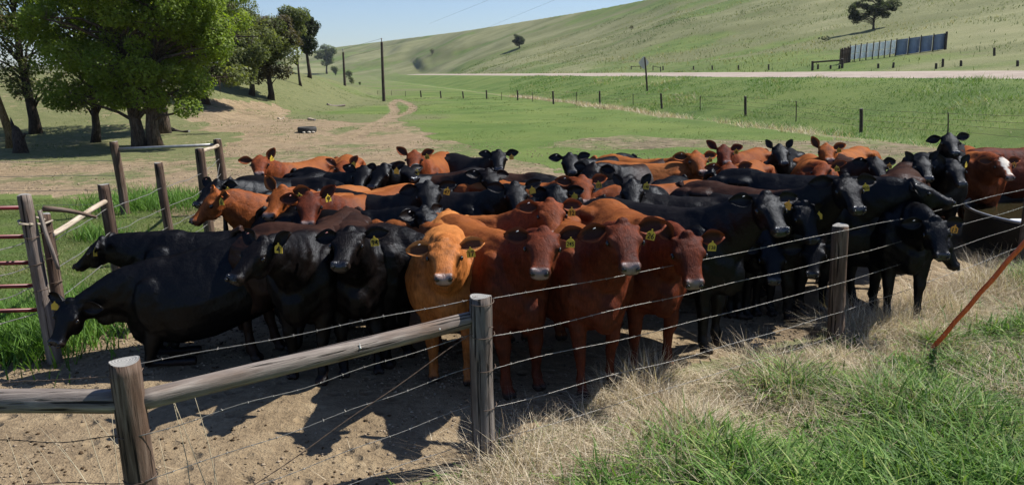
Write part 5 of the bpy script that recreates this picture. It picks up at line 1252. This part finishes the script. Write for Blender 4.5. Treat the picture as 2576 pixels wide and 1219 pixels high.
def build_grass():
    # lush foreground blades, right of the fence
    clump = lambda x, y: fbm(x*.9+4, y*.9, 201, 3)
    def dg(x, y):
        fd = fence_d(x, y); c = clump(x, y)
        g0 = np.interp(x, [-.5, .5, 1.5, 2.6, 6], [.75, .8, .65, .45, .75]); return np.clip((fd-g0)*2.2+.3+(c-.5)*4.5, 0.05, 1)*(fd > .0)*visible(x, y)
    x, y, rg = scat(170000, (-1.0, 9.5), (2.6, 10.5), 1, dg)
    c = clump(x, y); n = len(x)
    hh = (.08+.17*np.clip((c-.35)*3, 0, 1))*(.45+.95*rg.random(n))*np.clip(fence_d(x, y)*.8+.7, .7, 1.15)
    blades('green_grass', x, y, hh, .011+.021*rg.random(n)**1.4, rg.uniform(.05, .7, n), rg.uniform(.2, 1.5, n), np.clip(rg.random(n)**1.2, 0, 1), B_green, 4, seed=1)
    # tangled straw along the fence
    tuft = lambda x, y: fbm(x*1.6, y*1.6+3, 301, 3)
    def dd(x, y):
        fd = fence_d(x, y); t = tuft(x, y)
        e = np.clip((fd+straw_edge(x)+(t-.5)*.9)*3, 0, 1)*np.clip((1.5-fd)/1.0, .28, 1)
        return np.clip(e*(.3+1.1*np.clip((t-.3)*2.6, 0, 1)), 0, 1)*visible(x, y)*(x > -.35)
    x, y, rg = scat(330000, (-.4, 10.5), (2.6, 12.5), 2, dd); n = len(x); t = tuft(x, y)
    hh = (.08+.24*np.clip((t-.35)*2.6, 0, 1))*(.4+1.0*rg.random(n))*np.where(abs(fence_d(x, y)) < .35, 1.25, 1); 
    blades('dry_grass', x, y, hh, .003+.0042*rg.random(n), rg.uniform(.3, 1.5, n), rg.uniform(-.6, 1.6, n), np.clip(rg.random(n)**1.1, 0, 1), B_dry, 3, seed=2)
    # short thatch lying flat
    x, y, rg = scat(140000, (-.8, 9.5), (2.6, 10), 3, lambda x, y: np.clip((fence_d(x, y)+straw_edge(x))*1.2, 0, 1)*visible(x, y)); n = len(x)
    blades('thatch', x, y, rg.uniform(.04, .13, n), .003+.004*rg.random(n), rg.uniform(1.0, 1.5, n), rg.uniform(0, .3, n), rg.random(n)*.8, B_dry, 2, seed=3)
    # loose straw bits at the pen edge
    x, y, rg = scat(5000, (-5, 6), (2.6, 8), 4, lambda x, y: np.clip(1-abs(fence_d(x, y)+straw_edge(x)+.2)*1.2, 0, .5)*visible(x, y)); n = len(x)
    blades('straw_bits', x, y, rg.uniform(.03, .12, n), .003+.002*rg.random(n), rg.uniform(1.2, 1.5, n), rg.uniform(0, .2, n), rg.random(n), B_dry, 2, seed=4)
    # left pasture inside the corner
    poly = world_poly([(-500, 500), (-60, 488), (290, 496), (470, 502), (520, 560), (600, 640), (300, 760), (130, 880), (-60, 900), (-500, 1100)])
    def dl(x, y): return (soft_poly(x, y, poly, .5, .8, 11) > 0)*visible(x, y)
    x, y, rg = scat(560000, (-16, -2), (5.5, 18), 5, dl); n = len(x); c = fbm(x*.8, y*.8, 401, 4)
    blades('pasture_grass', x, y, (.018+.06*np.clip(c-.3, 0, 1))*(.5+rg.random(n)), .006+.005*rg.random(n), rg.uniform(.1, .8, n), rg.uniform(.1, .8, n), np.clip(rg.random(n)*.6+(c-.35)*1.3, 0, 1), B_mid, 2, seed=5)
    # weeds around the corner posts and the gate foot
    xs, ys = [], []
    rg = np.random.default_rng(6)
    for (px, py, sx, sy, n) in ((330, 525, .5, .5, 900), (400, 522, .7, .5, 1300), (470, 512, .6, .5, 900), (345, 500, .5, .5, 500), (60, 850, .5, .45, 2600), (0, 830, .5, .5, 2200), (20, 880, .4, .3, 1200), (-60, 870, .5, .4, 1200), (120, 800, .2, .4, 500), (250, 600, .3, .2, 300)):
        g = at_z(px, py, 0); xs.append(rg.normal(g.x, sx, n)); ys.append(rg.normal(g.y, sy, n))
    x = np.concatenate(xs); y = np.concatenate(ys); k = fence_d(x, y) < -1; x, y = x[k], y[k]; n = len(x)
    blades('tall_weeds', x, y, rg.uniform(.12, .38, n), .012+.01*rg.random(n), rg.uniform(.05, .45, n), rg.uniform(.1, .8, n), rg.random(n)*.8, B_green, 4, seed=6)
    # roadside ditch: rank grass in the green verge, straw along the fence foot
    def db(x, y): s = road_s(x, y); return ((s > 21.2) & (s < 36.3))*np.clip((np.arctan2(x, y)-az_of(960))*9, 0, 1)*(np.hypot(x, y) < 170)*np.clip(45/np.hypot(x, y), 0, 1)**1.3*np.clip((fbm(x*.25, y*.25, 511, 4)-.33)*4, .1, 1)*visible(x, y)
    x, y, rg = scat(420000, (0, 62), (18, 150), 7, db); n = len(x); c = fbm(x*.35, y*.35, 501, 4); r = np.hypot(x, y)
    blades('verge_grass', x, y, (.07+.6*np.clip(c-.35, 0, 1))*(.5+rg.random(n)), (.016+.018*rg.random(n))*np.clip(r/40, .7, 3), rg.uniform(.1, .9, n), rg.uniform(.1, 1.1, n), np.clip(rg.random(n)*.5+.15+(c-.45)*1.6, 0, 1), B_verge, 2, seed=7)
    def dc(x, y):
        s = road_s(x, y)+(fbm(x*.3, y*.3, 77)-.5)*2.2; q = fbm(x*.5, y*.5, 601, 3)
        return ((s > 19.4) & (s < 21.9))*(np.arctan2(x, y) > az_of(1000))*np.clip((q-.42)*4, 0, .8)*visible(x, y)
    x, y, rg = scat(240000, (0, 40), (18, 110), 8, dc); n = len(x); r = np.hypot(x, y)
    blades('fence_foot_straw', x, y, rg.uniform(.12, .5, n), (.016+.016*rg.random(n))*np.clip(r/40, .7, 2.4), rg.uniform(.1, .9, n), rg.uniform(.1, .8, n), np.clip(rg.random(n)*.85, 0, 1), B_dry, 2, seed=8)
    # scattered tufts over pasture, bank and hill foot
    def de(x, y):
        s = road_s(x, y); q = fbm(x*.6, y*.6, 701, 3); r = np.hypot(x, y)
        return (s < 20)*(r > 15)*(r < 95)*np.clip((q-.55)*6, 0, .8)*visible(x, y)
    x, y, rg = scat(200000, (-60, 30), (14, 95), 9, de); n = len(x); r = np.hypot(x, y)
    blades('field_tufts', x, y, rg.uniform(.03, .1, n), (.012+.012*rg.random(n))*np.clip(r/25, .7, 3), rg.uniform(.2, .9, n), rg.uniform(.1, .6, n), np.clip(rg.random(n), 0, 1), B_mid, 2, seed=9)
    def dh(x, y):
        s = road_s(x, y); q = fbm(x*.12, y*.12, 801, 4); r = np.hypot(x, y)
        return (s > 46)*(r < 330)*np.clip((q-.42)*4, 0.08, .9)*(u_ok(x, y))
    def u_ok(x, y):
        a = np.arctan2(x, y); return (a > az_of(850)) & (a < az_of(2700))
    x, y, rg = scat(150000, (-30, 230), (30, 330), 10, dh); n = len(x); r = np.hypot(x, y); c = fbm(x*.05, y*.05, 5, 3)
    blades('hill_tufts', x, y, rg.uniform(.15, .5, n), (.03+.03*rg.random(n))*np.clip(r/60, 1, 4), rg.uniform(.1, .6, n), rg.uniform(.1, .6, n), np.clip(rg.random(n)*.5+.25+(c-.3)*1.0, 0, 1), B_mid, 2, seed=10)
    # a few tall dry stalks close to the camera, left
    rg = np.random.default_rng(12); mb = MB()
    st = [(420, 965, 560, 1330), (480, 965, 570, 1330), (195, 1010, 440, 1330), (205, 1030, 330, 1400), (430, 985, 500, 1400), (130, 1090, 330, 1400), (90, 1120, 270, 1400), (60, 1140, 200, 1400), (540, 1150, 545, 1400), (100, 1075, 300, 1340), (300, 1060, 420, 1350), (330, 1030, 345, 1350), (400, 1100, 470, 1400), (280, 1030, 330, 1380), (15, 1090, 120, 1380)]
    for i, (tx, ty, bx, by) in enumerate(st):
        b = at_z(bx, by, 0); b = Vector((b.x, b.y, 0)); yy = b.y+.25; t = at_y(tx, ty, yy)
        m1 = b.lerp(Vector(t), .55)+Vector((rg.uniform(-.02, .03), 0, rg.uniform(0, .04)))
        mb.tube([b, b.lerp(m1, .5), m1, m1.lerp(Vector(t), .5)+Vector((0, 0, .01)), t], [.0034, .0032, .0028, .0022, .001], 4)
        if i in (0, 2, 4):
            for k in range(9):
                q = m1.lerp(Vector(t), .5+.05*k); mb.tube([q, q+Vector((rg.uniform(-.01, .01), rg.uniform(-.01, .01), .03))], [.0018, .0004], 3)
    o = mb.build('dry_stalks', blade_mat('stalk', [(0, (.42, .36, .25)), (1, (.55, .48, .35))], .6, .1), None); tag(o, kind='stuff')
build_grass()

# ---- clods, pebbles and dung crumbs on the bare dirt
def build_clods():
    rg = np.random.default_rng(77)
    def many(name, n, xr, yr, dens, s0, s1, mat, seed):
        x, y, r_ = scat(n, xr, yr, seed, dens); n = len(x); z = H(x, y); s = s0+(s1-s0)*r_.random(n)**3
        o8 = np.array([(1, 0, 0), (0, 1, 0), (-1, 0, 0), (0, -1, 0), (0, 0, .8), (0, 0, -.6), ])
        V = o8[None]*(1+.5*(r_.random((n, 6, 1))-.5)*1.4)*s[:, None, None]
        a = r_.uniform(0, 6.3, n); ca, sa = np.cos(a), np.sin(a); X = V[..., 0]*ca[:, None]-V[..., 1]*sa[:, None]; Y = V[..., 0]*sa[:, None]+V[..., 1]*ca[:, None]
        P = np.stack([X+x[:, None], Y+y[:, None], V[..., 2]*.75+z[:, None]+s[:, None]*.2], -1).reshape(-1, 3)
        f = np.array([(0, 1, 4), (1, 2, 4), (2, 3, 4), (3, 0, 4), (1, 0, 5), (2, 1, 5), (3, 2, 5), (0, 3, 5)])
        lo = (np.arange(n)[:, None, None]*6+f[None]).reshape(-1)
        o = quad_mesh(name, P, mat, attrs={'tone': np.repeat(r_.random(n), 6)}, loops=lo, counts=np.full(n*8, 3), smooth=True); tag(o, kind='stuff')
    def cm(name, st): g = NM(name, .95, .15); a = g.attr('tone'); return g.out(g.ramp(a.outputs['Fac'], st))
    M1 = cm('clod_soil', [(0, (.13, .095, .06)), (.5, (.23, .175, .12)), (1, (.36, .29, .21))]); M2 = cm('dung_crumb', [(0, (.03, .02, .012)), (1, (.09, .058, .032))])
    gp = world_poly([(-900, 480), (-60, 484), (290, 492), (470, 500), (520, 560), (600, 640), (300, 760), (130, 890), (-60, 920), (-500, 1100), (-900, 1300)])
    cl = lambda x, y: np.clip((fbm(x*1.3, y*1.3, 909, 3)-.42)*3.2, .04, 1)*(fence_d(x, y) < .4)*visible(x, y)*(~inpoly(x, y, gp))
    many('soil_clods', 80000, (-7, 5), (2.6, 9), cl, .003, .02, M1, 31)
    many('soil_clods_far', 22000, (-14, 12), (9, 32), lambda x, y: cl(x, y)*(road_s(x, y) < 19), .01, .04, M1, 32)
    many('dung_crumbs', 16000, (-7, 6), (2.6, 9), lambda x, y: np.clip((fbm(x*1.1+9, y*1.1, 919, 3)-.52)*5, 0.02, 1)*(fence_d(x, y) < .2)*visible(x, y)*(~inpoly(x, y, gp)), .005, .022, M2, 33)
build_clods()

# ---- thin summer haze
def build_haze():
    me = bpy.data.meshes.new('haze'); mb = MB(); mb.box((0, 0, 60), (2960, 2960, 128)); o = mb.build('haze', None, None, smooth=False)
    m = bpy.data.materials.new('haze_air'); m.use_nodes = True; t = m.node_tree
    for n_ in list(t.nodes):
        if n_.type == 'BSDF_PRINCIPLED': t.nodes.remove(n_)
    v = t.nodes.new('ShaderNodeVolumePrincipled'); v.inputs['Color'].default_value = (.8, .88, 1, 1); v.inputs['Density'].default_value = HAZE; v.inputs['Anisotropy'].default_value = .2
    t.links.new(v.outputs[0], t.nodes['Material Output'].inputs['Volume']); o.data.materials.append(m); tag(o, kind='stuff')
HAZE = .0001
build_haze()
